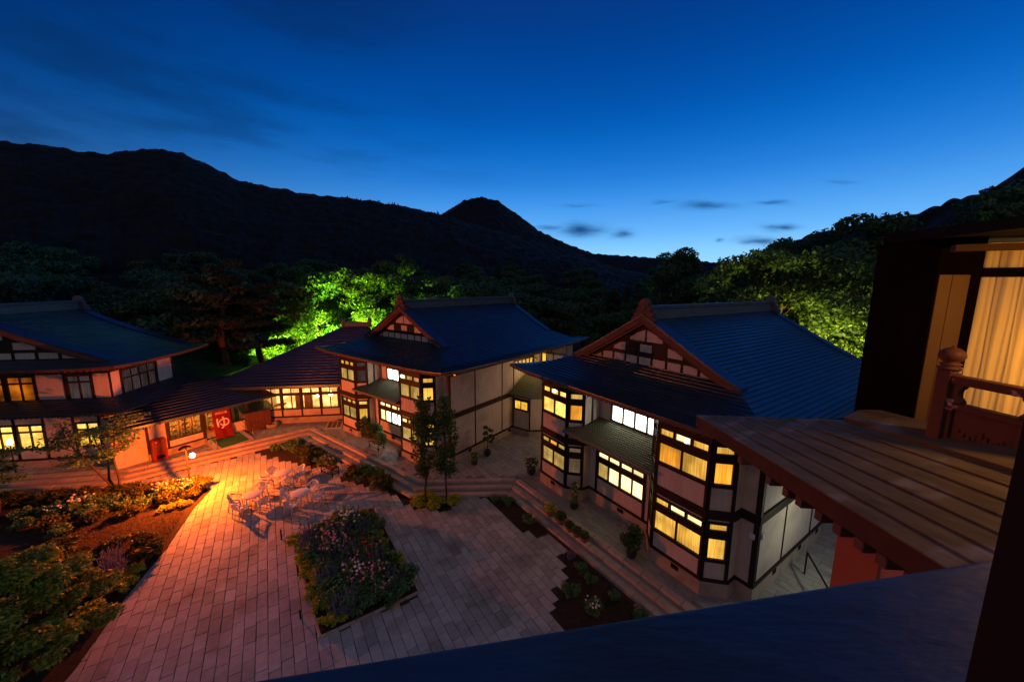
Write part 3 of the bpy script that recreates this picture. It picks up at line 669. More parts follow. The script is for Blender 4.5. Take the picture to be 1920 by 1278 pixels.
# link building at the side of the middle house
lk = thing('link_building', 'low annexe with a ribbed pent roof and small yellow window between the two big houses', 'building', (H2[0], H2[1], TZ - .06), H2[2])
P = [(10.66, 7.7), (12.15, 7.7), (13.6, 9.0), (13.6, 14)]
cr = MB()
for i in range(3):
    p0, p1 = P[i], P[i + 1]; L_ = seglen(p0, p1)
    wbox(lk, 'plinth_stone', p0, p1, 0, L_, -.3, .5, -.1, .06, M['stone']); beam(lk, p0, p1, 0, L_, .5, .6, .07); beam(lk, p0, p1, 0, L_, 3.0, 3.3, .05)
    core(cr, p0, p1, -.3, 3.3)
    for s in ([0] if i == 0 else [0, 1.0] if i == 1 else [0, 2, 4]): wbox(lk, 'timber_post', p0, p1, s, s + .09, .6, 3.0, -.06, .04, M['wood'])
    if i == 0:
        panel(lk, p0, p1, .09, L_, .6, 1.95); window(lk, p0, p1, .15, L_ - .05, 1.95, 2.85, [(.22, .72, 2.08, 2.68, E_['gold']), (.78, 1.34, 2.08, 2.68, E_['gold'])], None, dep=.0)
    else: panel(lk, p0, p1, .09, 1.0, .6, 3.0); panel(lk, p0, p1, 1.09, L_, .6, 3.0)
cr.build('wall', M['plaster'], lk)
pent(lk, [(10.66, 9.3), (12.0, 9.3), (12.4, 9.7), (12.4, 14)], [(10.66, 7.1), (12.4, 7.1), (14.2, 8.7), (14.2, 14)], 4.4, 3.3, M['leadroof'], 11, 'roof')
b = MB(); b.prism([(10.66, 9.3), (12.0, 9.3), (12.4, 9.7), (12.4, 14), (10.66, 14)], 4.3, 4.42); b.build('balcony_floor', M['leadroof'], lk)
window(lk, (10.75, 11.5), (13.5, 11.5), 0, 2.2, 4.45, 5.9, [(.1, .45, 4.6, 5.75, E_['gold']), (.55, 1.1, 4.6, 5.75, E_['dim']), (1.2, 2.1, 4.6, 5.75, E_['dim'])], None, dep=0)
b = MB()
for k in range(12): b.tube([(10.75 + k * .15, 9.35, 4.42), (10.75 + k * .15, 9.35, 5.0)], .012, 5)
b.tube([(10.7, 9.35, 5.0), (12.45, 9.35, 5.0)], .02, 6); b.build('balcony_railing', M['iron'], lk)

# ------------------------------------------------------------------ left house (gable to the front)
h1 = thing('house', 'half-timbered house at the left edge with amber upstairs windows and a wrap-around middle roof', 'building', (H1[0], H1[1], TZ), H1[2])
cr = MB(); f0, f1 = (-14, 0), (0, 0); X = lambda u: u + 14
wbox(h1, 'plinth_stone', f0, f1, 0, 16.6 - 2.6, -.3, .46, -.1, .05, M['stone']); beam(h1, f0, f1, 0, 14, .46, .58, .065)
beam(h1, f0, f1, 0, 14, 3.3, 3.6, .05); beam(h1, f0, f1, 0, 14, 5.78, 6.3, .03)
seg_box(cr, f0, f1, 0, 14, -.3, 1.15, -.14, -.03); seg_box(cr, f0, f1, 0, 14, 2.75, 4.05, -.14, -.03); seg_box(cr, f0, f1, 0, 14, 5.72, 6.5, -.14, -.03)
low = [(-8.4, -7.1, 'gold'), (-6.7, -5.3, 'room'), (-5.16, -3.8, 'room'), (-2.14, -.9, 'gold')]; up = [(-7.0, -5.35, 'amber'), (-5.2, -3.82, 'amber'), (-2.2, -.92, 'dull')]
for lst, z0, z1, zA, zB, tr in ((low, 1.19, 2.70, .58, 3.3, 2.27), (up, 4.10, 5.70, 3.6, 5.78, 5.28)):
    prev = -14
    for (a_, b_, mt) in lst:
        seg_box(cr, f0, f1, X(prev), X(a_), min(z0, 1.15) if z0 < 2 else 4.05, 2.75 if z0 < 2 else 5.72, -.14, -.03)
        if X(a_) - X(prev) > .3: panel(h1, f0, f1, X(prev) + .06, X(a_) - .12, zA, zB)
        for s in (X(a_) - .12, X(b_)): wbox(h1, 'timber_post', f0, f1, s, s + .12, zA, zB, -.06, .05, M['wood'])
        panel(h1, f0, f1, X(a_), X(b_), zA, z0 - .06); panel(h1, f0, f1, X(a_), X(b_), z1 + .06, zB)
        md = (a_ + b_) / 2
        cols = [(X(a_) + .06, X(md) - .03, z0 + .06, tr - .05, E_[mt]), (X(md) + .03, X(b_) - .06, z0 + .06, tr - .05, E_[mt]), (X(a_) + .06, X(md) - .03, tr + .05, z1 - .06, E_['room' if z0 < 2 else mt]), (X(md) + .03, X(b_) - .06, tr + .05, z1 - .06, E_['room' if z0 < 2 else mt])]
        window(h1, f0, f1, X(a_), X(b_), z0 - .06, z1 + .06, cols, None); prev = b_
    seg_box(cr, f0, f1, X(prev), 14, min(z0, 1.15) if z0 < 2 else 4.05, 2.75 if z0 < 2 else 5.72, -.14, -.03); panel(h1, f0, f1, X(prev) + .12, 14, zA, zB)
# right side, upstairs
s0_, s1_ = (0, 0), (0, 5.2)
core(cr, s0_, s1_, -.3, 6.5); panel(h1, s0_, s1_, .1, .75, 3.6, 5.8); panel(h1, s0_, s1_, 3.75, 5.1, 3.6, 5.8)
for s in (0, .75, 3.63, 5.1): wbox(h1, 'timber_post', s0_, s1_, s, s + .11, 3.3, 5.8, -.06, .05, M['wood'])
beam(h1, s0_, s1_, 0, 5.2, 5.8, 6.3, .04)
wbox(h1, 'window_backing', s0_, s1_, .86, 3.63, 3.9, 5.8, -.02, -.012, M['dwall'])
window(h1, s0_, s1_, .86, 3.63, 3.9, 5.8, [(.95 + .66 * k, 1.52 + .66 * k, zz0, zz1, E_['dull']) for k in range(4) for zz0, zz1 in ((4.0, 5.15), (5.25, 5.7))], None, dep=-.004)
core(cr, (0, 5.2), (-14, 5.2), -.3, 6.5); cr.build('wall', M['plaster'], h1)
pent(h1, [(-14, 0), (0, 0), (0, 6)], [(-14, -1.25), (1.35, -1.25), (1.35, 6)], 4.28, 3.62, M['roof'], 7, 'middle_roof')
b = MB(); u = -13.9
while u < 1.2: b.box(u - .035, u + .035, -1.12, -.8, 3.43, 3.52); u += .26
b.build('rafter_ends', M['rafter'], h1, kind='stuff')
roof_irimoya(h1, -6.2, 7.6, -1.3, 7.2, [9.45, 8.92, 8.46, 8.05, 7.68, 7.32, 6.97, 6.62, 6.32], .8, gwall=.4, lift=.12)

# annexe roof behind the left house
def hip_building(name, label, quad, zw, ze, zr, over, ridge_in, windows=None, roofm=None, side_mats=None):
    pass
ax = thing('annexe', 'low wing with a blue hipped roof behind the left house, lit windows under its eave', 'building', (-25.6, 28.3, TZ), math.radians(97.5))
# local x runs away from the camera along the eave, local y to the left
cr = MB(); a0, a1 = (-1, .6), (10.2, .6)
seg_box(cr, a0, a1, 0, 11.2, -.3, 2.75, -.14, -.03); cr.box(-1, 10.2, .7, 9, -.3, 2.75); cr.build('wall', M['plaster'], ax); beam(ax, a0, a1, 0, 11.2, 2.75, 3.05, .05); beam(ax, a0, a1, 0, 11.2, 1.2, 1.32, .05)
for s in (0, 1.5, 3, 4.5, 6, 7.5, 9, 10.5): wbox(ax, 'timber_post', a0, a1, s, s + .12, 1.32, 2.75, -.06, .045, M['wood'])
for s, mt in ((.12, None), (1.62, None), (3.12, None), (4.62, None), (6.12, 'gold'), (7.62, 'gold'), (9.12, 'gold')):
    if mt: window(ax, a0, a1, s, s + 1.38, 1.6, 2.75, [(s + .1, s + .65, 1.75, 2.65, E_[mt]), (s + .73, s + 1.28, 1.75, 2.65, E_[mt])], None, dep=.0)
    else: panel(ax, a0, a1, s, s + 1.38, 1.32, 2.75)
R = MB(); n = 18; xe0, xe1, ye = -1.8, 11.6, -.2
for i in range(n):
    f0_, f1_ = i / n, (i + 1) / n
    def Q(x, f, dz=0): return (x, ye + 5.2 * f, 3.02 + 2.9 * f ** 1.12 + dz)
    def xl(f): return xe1 - 4.2 * f
    R.quad(Q(xe0, f0_, .03), Q(xl(f0_), f0_, .03), Q(xl(f1_), f1_), Q(xe0, f1_)); R.quad(Q(xe0, f0_, .03), Q(xe0, f0_, -.0), Q(xl(f0_), f0_, 0), Q(xl(f0_), f0_, .03))
    # far hip
    A = lambda f, dz=0: (xl(f), ye + 5.2 * f, 3.02 + 2.9 * f ** 1.12 + dz); B = lambda f, dz=0: (xl(f), 10.2 - 5.2 * f, 3.02 + 2.9 * f ** 1.12 + dz)
    R.quad(A(f0_, .03), B(f0_, .03), B(f1_), A(f1_)); R.quad(B(f0_, .03), (xe0, 10.2 - 5.2 * f0_, 3.05 + 2.9 * f0_ ** 1.12), (xe0, 10.2 - 5.2 * f1_, 3.02 + 2.9 * f1_ ** 1.12), B(f1_))
R.quad(Q(xe0, 0), Q(xe0, 0, -.14), Q(xe1, 0, -.14), Q(xe1, 0)); R.quad(Q(xe0, 0, -.14), (xe0, 1, 2.9), (xe1, 1, 2.9), Q(xe1, 0, -.14)); R.build('roof', M['roof'], ax)
b = MB(); b.box(xe0, 7.4, 4.8, 5.2, 5.75, 6.15); b.build('ridge', M['ridge'], ax)
b = MB(); b.obox((7.5, 5, 6.1), (.12, 0, 0), (0, .3, 0), (0, 0, .4)); bevel(b.build('ridge_end_ornament', M['ridge'], ax), .1, 2)

# ------------------------------------------------------------------ entrance wing with the shop and red banner
SA, SB = Vector((-23.15, 22.0)), Vector((-20.75, 25.9)); st = (SB - SA).normalized(); SL = (SB - SA).length + 1.2
sh = thing('shop', 'low entrance wing with bright shop windows, red banner and deep dark eave', 'building', (SA.x, SA.y, TZ), math.atan2(st.y, st.x))
p0, p1 = (0, 0), (SL, 0); cr = MB()
wbox(sh, 'plinth_stone', p0, p1, 0, 3.0, -.3, .42, -.12, .05, M['stone']); beam(sh, p0, p1, 0, 3.0, .42, .52, .06)
beam(sh, p0, p1, 0, SL, 2.42, 2.72, .05); cr.box(0, 2.95, .03, .14, -.3, .9); seg_box(cr, p0, p1, 0, SL, 2.4, 2.74, -.14, -.03)
panel(sh, p0, p1, .12, .95, .52, 2.42); seg_box(cr, p0, p1, 0, .95, .9, 2.42, -.14, -.03); panel(sh, p0, p1, 1.07, 2.85, .52, .93)
for s in (0, .95, 2.85, 4.45, SL - .12): wbox(sh, 'timber_post', p0, p1, s, s + .12, .2 if s > 2 else .52, 2.42, -.06, .05, M['wood'])
window(sh, p0, p1, 1.07, 2.85, .93, 2.42, [(1.15, 1.92, 1.03, 2.3), (1.98, 2.78, 1.03, 2.3)], None)
window(sh, p0, p1, 2.97, 4.45, .25, 2.42, [(3.05, 3.68, .35, 2.3), (3.74, 4.38, .35, 2.3)], None, name='door')
window(sh, p0, p1, 4.57, SL - .12, 1.0, 2.42, [(4.65, SL - .2, 1.1, 2.3)], None); panel(sh, p0, p1, 4.57, SL - .12, .3, 1.0); seg_box(cr, p0, p1, 4.57, SL, -.3, 1.0, -.14, -.03)
cr.build('wall', M['plaster'], sh)
b = MB(); b.box(-.1, SL, 2.6, 2.7, .2, 2.6); b.build('back_room_wall', mat('shop_back_wall', (.8, .6, .3), (.85, .7, .4), 2), sh); b = MB(); b.box(0, SL, .15, 2.7, 2.66, 2.72); b.build('ceiling', mat('shop_ceiling', (.8, .7, .5)), sh)
b = MB(); b.box(0, SL, .15, 2.6, .2, .24); b.build('shop_floor', mat('shop_floor', (.55, .12, .04), rough=.6), sh)
rs = random.Random(9)
for x0 in (1.5, 2.2, 2.9, 3.7, 4.5):
    b = MB(); [b.box(x0, x0 + .55, 1.8, 2.1, z, z + .04) for z in (.7, 1.05, 1.4, 1.75, 2.1)]; b.box(x0, x0 + .03, 1.8, 2.1, .24, 2.14); b.box(x0 + .52, x0 + .55, 1.8, 2.1, .24, 2.14); q = b.build('shelf', mat('shelf_wood', (.5, .3, .12), (.6, .36, .15)), sh)
    b = MB()
    for z in (.74, 1.09, 1.44, 1.79): 
        for k in range(5):
            if rs.random() < .8: b.box(x0 + .05 + k * .095, x0 + .12 + k * .095, 1.83, 1.95, z, z + rs.uniform(.08, .24))
    b.build('shelf_goods', mat('shelf_goods', (.5, .2, .08), (.1, .3, .08), 6, rand=.5), q, kind='stuff')
SHOPL = [(1.5, .9, 2.3), (3.8, .9, 2.3)]
# roof of the shop wing: lean-to, eave at the front
R = MB(); n = 12
for i in range(n):
    f0_, f1_ = i / n, (i + 1) / n
    Q = lambda x, f, dz=0: (x, -.95 + 4.6 * f, 2.62 + 1.25 * f + dz)
    xa = lambda f: -1.3 - .6 * f
    xb = lambda f: SL + 1.6 - 1.2 * f
    R.quad(Q(xa(f0_), f0_, .03), Q(xb(f0_), f0_, .03), Q(xb(f1_), f1_), Q(xa(f1_), f1_)); R.quad(Q(xa(f0_), f0_, .03), Q(xa(f0_), f0_), Q(xb(f0_), f0_), Q(xb(f0_), f0_, .03))
R.quad(Q(-1.3, 0), Q(-1.3, 0, -.12), Q(SL + 1.6, 0, -.12), Q(SL + 1.6, 0)); R.quad(Q(-1.3, 0, -.12), (-1.3, .4, 2.75), (SL + 1.6, .4, 2.75), Q(SL + 1.6, 0, -.12)); R.quad(Q(xb(0), 0, .03), Q(xb(0), 0, -.12), Q(xb(1), 1, -.12), Q(xb(1), 1))
ro = R.build('roof', M['roof'], sh); b = MB(); x = -1.2
while x < SL + 1.5: b.box(x - .035, x + .035, -.85, -.5, 2.42, 2.51); x += .25
b.build('rafter_ends', M['rafter'], ro, kind='stuff')
b = MB(); b.box(-1.5, 0, .06, .18, -.3, 2.66); b.build('side_wall', M['plaster'], sh)
# ramp with railings in front of the door
ramp = thing('entrance_ramp', 'short ramp with green matting and pale railings before the shop door', 'ramp', (SA.x, SA.y, TZ), math.atan2(st.y, st.x))
b = MB(); b.hexa([(2.9, -1.9, 0), (5.2, -1.9, 0), (5.2, -.1, 0), (2.9, -.1, 0), (2.9, -1.9, .03), (5.2, -1.9, .03), (5.2, -.1, .28), (2.9, -.1, .28)]); b.build('ramp_slab', M['kerb'], ramp)
b = MB(); b.quad((3.2, -1.85, .045), (4.9, -1.85, .045), (4.9, -.2, .275), (3.2, -.2, .275)); b.build('green_mat', M['green'], ramp)
for x in (2.95, 5.15):
    b = MB(); b.tube([(x, -1.85, .02), (x, -1.8, .75), (x, -.9, .95), (x, -.15, 1.1)], .016, 8); b.tube([(x, -.9, .1), (x, -.9, .95)], .018, 8); b.tube([(x, -1.8, .4), (x, -.2, .7)], .015, 8); b.build('railing', mat('steel_rail', (.3, .26, .22), rough=.35, metallic=.7), ramp, True)

# ------------------------------------------------------------------ dining wing (long low window front)
wl = math.hypot(-14.0 + 20.05, 29.25 - 28.3); wy = math.atan2(29.25 - 28.3, -14.0 + 20.05)
wg = thing('dining_wing', 'single storey wing with a row of glowing dining windows and a wide hipped roof', 'building', (-20.05, 28.3, TZ), wy)
p0, p1 = (0, 0), (wl, 0); cr = MB()
wbox(wg, 'plinth_stone', p0, p1, 0, wl, -.3, .48, -.12, .05, M['stone']); beam(wg, p0, p1, 0, wl, .48, .6, .065)
seg_box(cr, p0, p1, 0, wl, -.3, 1.15, -.14, -.03); seg_box(cr, p0, p1, 0, wl, 2.92, 3.5, -.14, -.03); cr.box(-.1, .0, .14, 7, -.3, 3.4); cr.box(0, wl, 6, 6.1, -.3, 3.4); cr.build('wall', M['plaster'], wg)
xs = [0, 1.48, 2.96, 4.44, 5.92]
for i, s in enumerate(xs): wbox(wg, 'timber_post', p0, p1, max(0, s - .06), s + .06, .6, 3.35, -.06, .055, M['wood'])
rooms = ['gold', 'hot', 'room', 'hot']
for i in range(4):
    a_, b_ = xs[i] + .06, xs[i + 1] - .06; md = (a_ + b_) / 2
    panel(wg, p0, p1, a_, b_, .6, 1.12); panel(wg, p0, p1, a_, b_, 3.05, 3.35)
    window(wg, p0, p1, a_, b_, 1.12, 3.05, [(a_ + .06, md - .03, 1.22, 2.3), (md + .03, b_ - .06, 1.22, 2.3), (a_ + .06, md - .03, 2.52, 2.88), (md + .03, b_ - .06, 2.52, 2.88)], None)
panel(wg, p0, p1, 5.98, wl, .6, 3.35)
b = MB(); b.box(.0, wl, 2.4, 2.5, .5, 3.3); b.build('inner_room_wall', emis('glowing_dining_wall', (.60, .20, .02), (1, .66, .2), 2.0, (1.1, 1.1, .9), 2.2, .3, .7), wg)  # wall glows by itself, room light painted into its colour
b = MB(); b.box(0, wl, .14, 2.4, .5, .54); b.build('dining_floor', mat('dining_floor', (.5, .22, .07), rough=.5), wg)
b = MB(); [b.box(x, x + .5, 1.7, 1.9, .54, 2.0) for x in (1.8, 2.5)]; b.box(.5, 1.2, .8, 1.5, 1.2, 1.26); b.box(3.2, 3.3, 1.2, 1.4, .54, 2.4); b.box(5.4, 5.5, 1.0, 1.1, .54, 2.5); b.build('dining_furniture', M['redwood'], wg)
for x, z in ((3.95, 2.0), (4.95, 2.05)):
    b = MB(); b.lathe([(.02, .25), (.12, .18), (.17, 0), (.12, -.12), (.02, -.16)], (x, .9, z), 12); q = b.build('pendant_lamp', BULBH, wg, True)
# roof: local u to the right, v back
R = MB(); n = 22
def pw(f): return 3.35 + 3.9 * f ** 1.08
U0, U1, V0 = -4.0, 8.4, -1.0
for i in range(n):
    f0_, f1_ = i / n, (i + 1) / n
    y = lambda f: V0 + 7.6 * f
    xl = lambda f: U0 + 8.8 * f
    xr = lambda f: U1 - 1.4 * f
    R.quad((xl(f0_), y(f0_), pw(f0_) + .015), (xr(f0_), y(f0_), pw(f0_) + .015), (xr(f1_), y(f1_), pw(f1_)), (xl(f1_), y(f1_), pw(f1_)))
    R.quad((xl(f0_), y(f0_), pw(f0_) + .015), (xl(f0_), y(f0_), pw(f0_)), (xr(f0_), y(f0_), pw(f0_)), (xr(f0_), y(f0_), pw(f0_) + .015))
    yb = lambda f: 10.5 - 3.9 * f
    R.quad((xl(f1_), y(f1_), pw(f1_)), (xl(f1_), yb(f1_), pw(f1_)), (xl(f0_), yb(f0_), pw(f0_)), (xl(f0_), y(f0_), pw(f0_)))
    R.quad((xl(f1_), yb(f1_), pw(f1_)), (xr(f1_), yb(f1_), pw(f1_)), (xr(f0_), yb(f0_), pw(f0_)), (xl(f0_), yb(f0_), pw(f0_)))
R.quad((U0, V0, 3.35), (U0, V0, 3.2), (U1, V0, 3.2), (U1, V0, 3.35)); R.quad((U0, V0, 3.2), (U0, .2, 3.4), (U1, .2, 3.4), (U1, V0, 3.2)); R.quad((U0, 10.5, 3.35), (U0, 10.5, 3.2), (U0, V0, 3.2), (U0, V0, 3.35))
ro = R.build('roof', M['roof'], wg); b = MB(); x = -2.4
while x < wl + .3: b.box(x - .035, x + .035, V0 + .1, V0 + .45, 3.1, 3.19); x += .2
b.build('rafter_ends', M['rafter'], ro, kind='stuff')
b = MB(); b.box(U0 + 8.7, U1 - 1.3, 6.4, 6.8, 7.15, 7.6); b.box(U0 + 8.55, U0 + 8.8, 6.3, 6.9, 7.1, 7.95); b.box(U1 - 1.4, U1 - 1.15, 6.3, 6.9, 7.1, 7.95); bevel(b.build('ridge', M['ridge'], wg), .04, 1)

# shed, banner, vending machine
sd = thing('shed', 'small dark boarded shed with a flat roof beside the red banner', 'shed', (-20.15, 26.55, TZ), math.radians(50))
b = MB(); b.box(-.05, 1.65, 0, 1.6, 0, 1.55); b.build('wall', M['kiosk'], sd)
for i in range(8): b = MB(); b.box(-.04 + i * .21, .155 + i * .21, -.025, 0, .02, 1.5); b.build('wall_board', M['kiosk'], sd)
b = MB(); b.hexa([(-.25, -.3, 1.55), (1.85, -.3, 1.55), (1.85, 1.8, 1.85), (-.25, 1.8, 1.85), (-.25, -.3, 1.62), (1.85, -.3, 1.62), (1.85, 1.8, 1.92), (-.25, 1.8, 1.92)]); b.build('roof', M['roof'], sd)
bn = thing('banner', 'tall red cloth banner with a white hot spring character hanging at the entrance eave', 'banner', (-21.05, 25.35, TZ), math.radians(56))
b = MB(); nx, nz = 10, 12; 
vs = [((i / nx - .5) * 1.06, -.55 * (1 - j / nz) + .04 * math.sin(i * 1.1 + j * .5) * (1 - j / nz + .2), .25 + 2.2 * j / nz) for j in range(nz + 1) for i in range(nx + 1)]
b.add(vs, [(j * (nx + 1) + i, j * (nx + 1) + i + 1, (j + 1) * (nx + 1) + i + 1, (j + 1) * (nx + 1) + i) for j in range(nz) for i in range(nx)]); cl = b.build('cloth', M['bannerred'], bn, True)
def text_mesh(txt, size, parent, m, loc, tilt, name='lettering', bold=0.0):
    cu = D.curves.new(name, 'FONT'); cu.body = txt; cu.size = size; cu.align_x = 'CENTER'; cu.align_y = 'CENTER'; cu.extrude = .004; cu.offset = bold
    to = D.objects.new(name, cu); C.objects.link(to); dg = bpy.context.evaluated_depsgraph_get(); me = D.meshes.new_from_object(to.evaluated_get(dg)); D.objects.remove(to)
    me.materials.clear(); me.materials.append(m); o = link(name, me, parent); o.location = loc; o.rotation_euler = (PI / 2 - tilt, 0, 0); return o
tl = math.atan(.55 / 2.2)
text_mesh('ゆ', .95, bn, M['white_print'], (0, -.345, 1.30), tl, bold=.012); text_mesh('神代の湯', .18, bn, M['white_print'], (-.0, -.15, 2.02), tl, bold=.003)
b = MB(); b.tube([(-.56, 0, 2.46), (.56, 0, 2.46)], .025, 8); b.build('top_pole', M['iron'], bn); b = MB(); b.tube([(-.56, -.55, .25), (.56, -.55, .25)], .03, 8); b.build('bottom_pole', M['iron'], bn)
vm = thing('vending_machine', 'red vending machine with a small red light beside the shop window', 'vending machine', (-22.78, 22.3, TZ), math.radians(59))
b = MB(); b.box(-.35, .35, -.35, .25, 0, 1.35); bevel(b.build('cabinet', M['vend'], vm), .02, 2); b = MB(); b.box(-.29, .29, -.365, -.345, .62, 1.25); b.build('display_window', mat('vending_display', (.3, .05, .03), rough=.2), vm)
b = MB(); b.lathe([(.03, 0), (.03, .03)], (-.15, -.36, 1.2), 10); b.build('red_lamp', REDL, vm); b = MB(); b.box(-.2, .2, -.37, -.345, .15, .32); b.build('slot', M['iron'], vm)

# ------------------------------------------------------------------ lamps
lp = thing('garden_lamp', 'garden lamp post with dark shade and glowing bulb beside the left flower bed', 'lamp', (-18.3, 19.4, 0))
b = MB(); b.lathe([(.09, 0), (.09, .22), (.05, .26), (.045, 2.45), (.03, 2.5)], n=12); b.build('post', M['iron'], lp, True)
b = MB(); b.lathe([(.03, .17), (.10, .16), (.22, .10), (.28, .04), (.29, 0), (.27, 0), (.2, .06), (.04, .1)], (-.1, .08, 2.47), 18); b.build('shade', M['iron'], lp, True)
b = MB(); b.tube([(0, 0, 2.42), (.45, -.3, 2.56), (.86, -.56, 2.50)], .018, 8); b.build('arm', M['iron'], lp)
b = MB(); b.lathe([(.01, .14), (.09, .10), (.13, 0), (.09, -.10), (.01, -.14)], (.86, -.56, 2.38), 14); q = b.build('bulb', BULB, lp, True); q.visible_shadow = True
def point(name, loc, col, power, r=.05, spot=None, rot=None):
    l = D.lights.new(name, 'SPOT' if spot else 'POINT'); l.color = col; l.energy = power; l.shadow_soft_size = r
    if spot: l.spot_size = math.radians(spot); l.spot_blend = .5
    o = D.objects.new(name, l); C.objects.link(o); o.location = loc
    if rot is not None: o.rotation_euler = rot
    return o
def aim(o, tgt): o.rotation_euler = (Vector(tgt) - o.location).to_track_quat('-Z', 'Y').to_euler()
point('garden_lamp_light', (-17.44, 18.84, 2.22), (1, .14, .006), 3800, .05)
def wpt(o, x, y, z): c, q = math.cos(o.rotation_euler.z), math.sin(o.rotation_euler.z); return (o.location.x + x * c - y * q, o.location.y + x * q + y * c, o.location.z + z)
for i, L0 in enumerate(SHOPL): point('shop_light', wpt(sh, *L0), (1, .60, .18), 75, .08)
for x in (1.2, 3.1, 4.9): point('dining_light', wpt(wg, x, 1.0, 2.75), (1, .50, .12), 45, .08)
point('link_light', wpt(lk, 11.7, 9.0, 5.6), (1, .66, .22), 45, .06)
q = thing('wall_lamp', 'small lantern on the balcony of the link between the two big houses', 'lamp', wpt(lk, 11.7, 9.15, 5.75)); b = MB(); b.lathe([(.02, .12), (.08, .06), (.08, -.02), (.02, -.04)], n=10); b.build('shade', M['iron'], q)
point('passage_fill_light', wpt(h3, -1.55, 5.5, 3.4), (1, .66, .36), 120, .08)  # added unseen lamp that warms the middle house side wall
q = thing('wall_lamp', 'added unseen lantern on the left side of the right house, warming the passage', 'lamp', wpt(h3, -1.4, 5.5, 3.6)); b = MB(); b.lathe([(.02, .12), (.09, .06), (.09, -.02), (.02, -.04)], n=10); b.build('shade', M['iron'], q)
gl = thing('globe_lamp', 'bright white globe lamp in front of the left house windows', 'lamp', (-29.55, 20.4, TZ - .1))
b = MB(); b.lathe([(.05, 0), (.035, .1), (.03, 1.85)], n=10); b.build('post', M['iron'], gl)
b = MB(); b.lathe([(.02, -.2), (.11, -.11), (.15, 0), (.11, .11), (.02, .2)], (0, 0, 2.02), 14); b.build('globe', BULBW, gl, True)

# ------------------------------------------------------------------ plants
def leaf_mesh(name, clumps, n, size, seed, m, flat=.0, elong=1.7, shell=.55):
    """n small leaf-shaped faces spread through the given ellipsoid clumps (x, y, z, rx, ry, rz)"""
    r = np.random.RandomState(seed); cl = np.array(clumps, float); w = cl[:, 3] * cl[:, 4] * cl[:, 5]; w = w ** .72; w /= w.sum()
    idx = r.choice(len(cl), n, p=w); d = r.normal(size=(n, 3)); d /= np.linalg.norm(d, axis=1)[:, None]
    rad = shell + (1 - shell) * r.rand(n) ** .5; rad *= 1 + .18 * r.randn(n) * .6
    c = cl[idx, :3] + d * rad[:, None] * cl[idx, 3:6]
    nrm = d * .7 + r.normal(size=(n, 3)) * .8; nrm[:, 2] += .35 + flat * 3; nrm /= np.linalg.norm(nrm, axis=1)[:, None]
    a = np.cross(nrm, r.normal(size=(n, 3))); a /= np.linalg.norm(a, axis=1)[:, None] + 1e-9; b = np.cross(nrm, a)
    s = size * (.6 + .8 * r.rand(n))[:, None]
    v = np.stack([c - a * s * elong * .5, c - b * s * .45 + nrm * s * .08, c + a * s * elong * .5, c + b * s * .45 + nrm * s * .08], 1).reshape(-1, 3)
    me = D.meshes.new(name); me.vertices.add(4 * n); me.vertices.foreach_set('co', v.ravel()); me.loops.add(4 * n); me.loops.foreach_set('vertex_index', np.arange(4 * n))
    me.polygons.add(n); me.polygons.foreach_set('loop_start', np.arange(0, 4 * n, 4)); me.polygons.foreach_set('loop_total', np.full(n, 4)); me.materials.append(m); me.update(calc_edges=True); return me
def trunk_mesh(name, h, r0, seed, nb=7, spread=.5, start=.35, lean=(0, 0), m=None, up=.5):
    r = random.Random(seed); b = MB(); pts = []; 
    for i in range(9):
        t = i / 8; pts.append((lean[0] * t * h + r.uniform(-.03, .03) * h * t, lean[1] * t * h + r.uniform(-.03, .03) * h * t, h * t))
    b.tube(pts, [r0 * (1 - .8 * i / 8) * (1.35 if i == 0 else 1) for i in range(9)], 9)
    for k in range(nb):
        t = start + (1 - start) * k / nb; i = min(7, int(t * 8)); p = Vector(pts[i]).lerp(Vector(pts[i + 1]), t * 8 - i); a = k * 2.4 + r.uniform(-.4, .4); L_ = spread * h * (1.1 - t) * r.uniform(.7, 1.1)
        q1 = p + Vector((math.cos(a), math.sin(a), up)) * L_ * .5; q2 = p + Vector((math.cos(a + r.uniform(-.3, .3)), math.sin(a), up * 1.3)) * L_
        b.tube([p, q1, q2], [r0 * .42 * (1 - t * .6), r0 * .26 * (1 - t * .6), r0 * .08], 6)
    return b.mesh(name, m or M['bark'], True)
def crown_clumps(h, R, seed, n=26, z0=.35, flatz=.55, cone=0.0):
    r = random.Random(seed); out = []
    for k in range(n):
        a = r.uniform(0, 2 * PI); t = r.random(); z = h * (z0 + (1 - z0) * t); prof = math.sin(PI * min(1, .12 + .86 * (1 - t) ** (.75 + cone))) if not cone else (1 - t) ** .8 + .1
        rr = R * prof * r.uniform(.25, .95); cr_ = R * r.uniform(.16, .34) * (.65 + .5 * prof)
        out.append((rr * math.cos(a), rr * math.sin(a), z, cr_, cr_, cr_ * flatz))
    return out
def make_tree(name, label, cat, h, R, seed, m, n=9000, leaf=.16, nclump=26, z0=.35, cone=0, loc=(0, 0, 0), trunk_r=.22, group=None, flatz=.6, tm=None):
    t = thing(name, label, cat, loc, 0, group)
    link('trunk', trunk_mesh('trunk', h * .86, trunk_r, seed, 9, .42, .3, m=tm), t)
    link('crown', leaf_mesh('crown', crown_clumps(h, R, seed, nclump, z0, flatz, cone), n, leaf, seed, m), t); return t

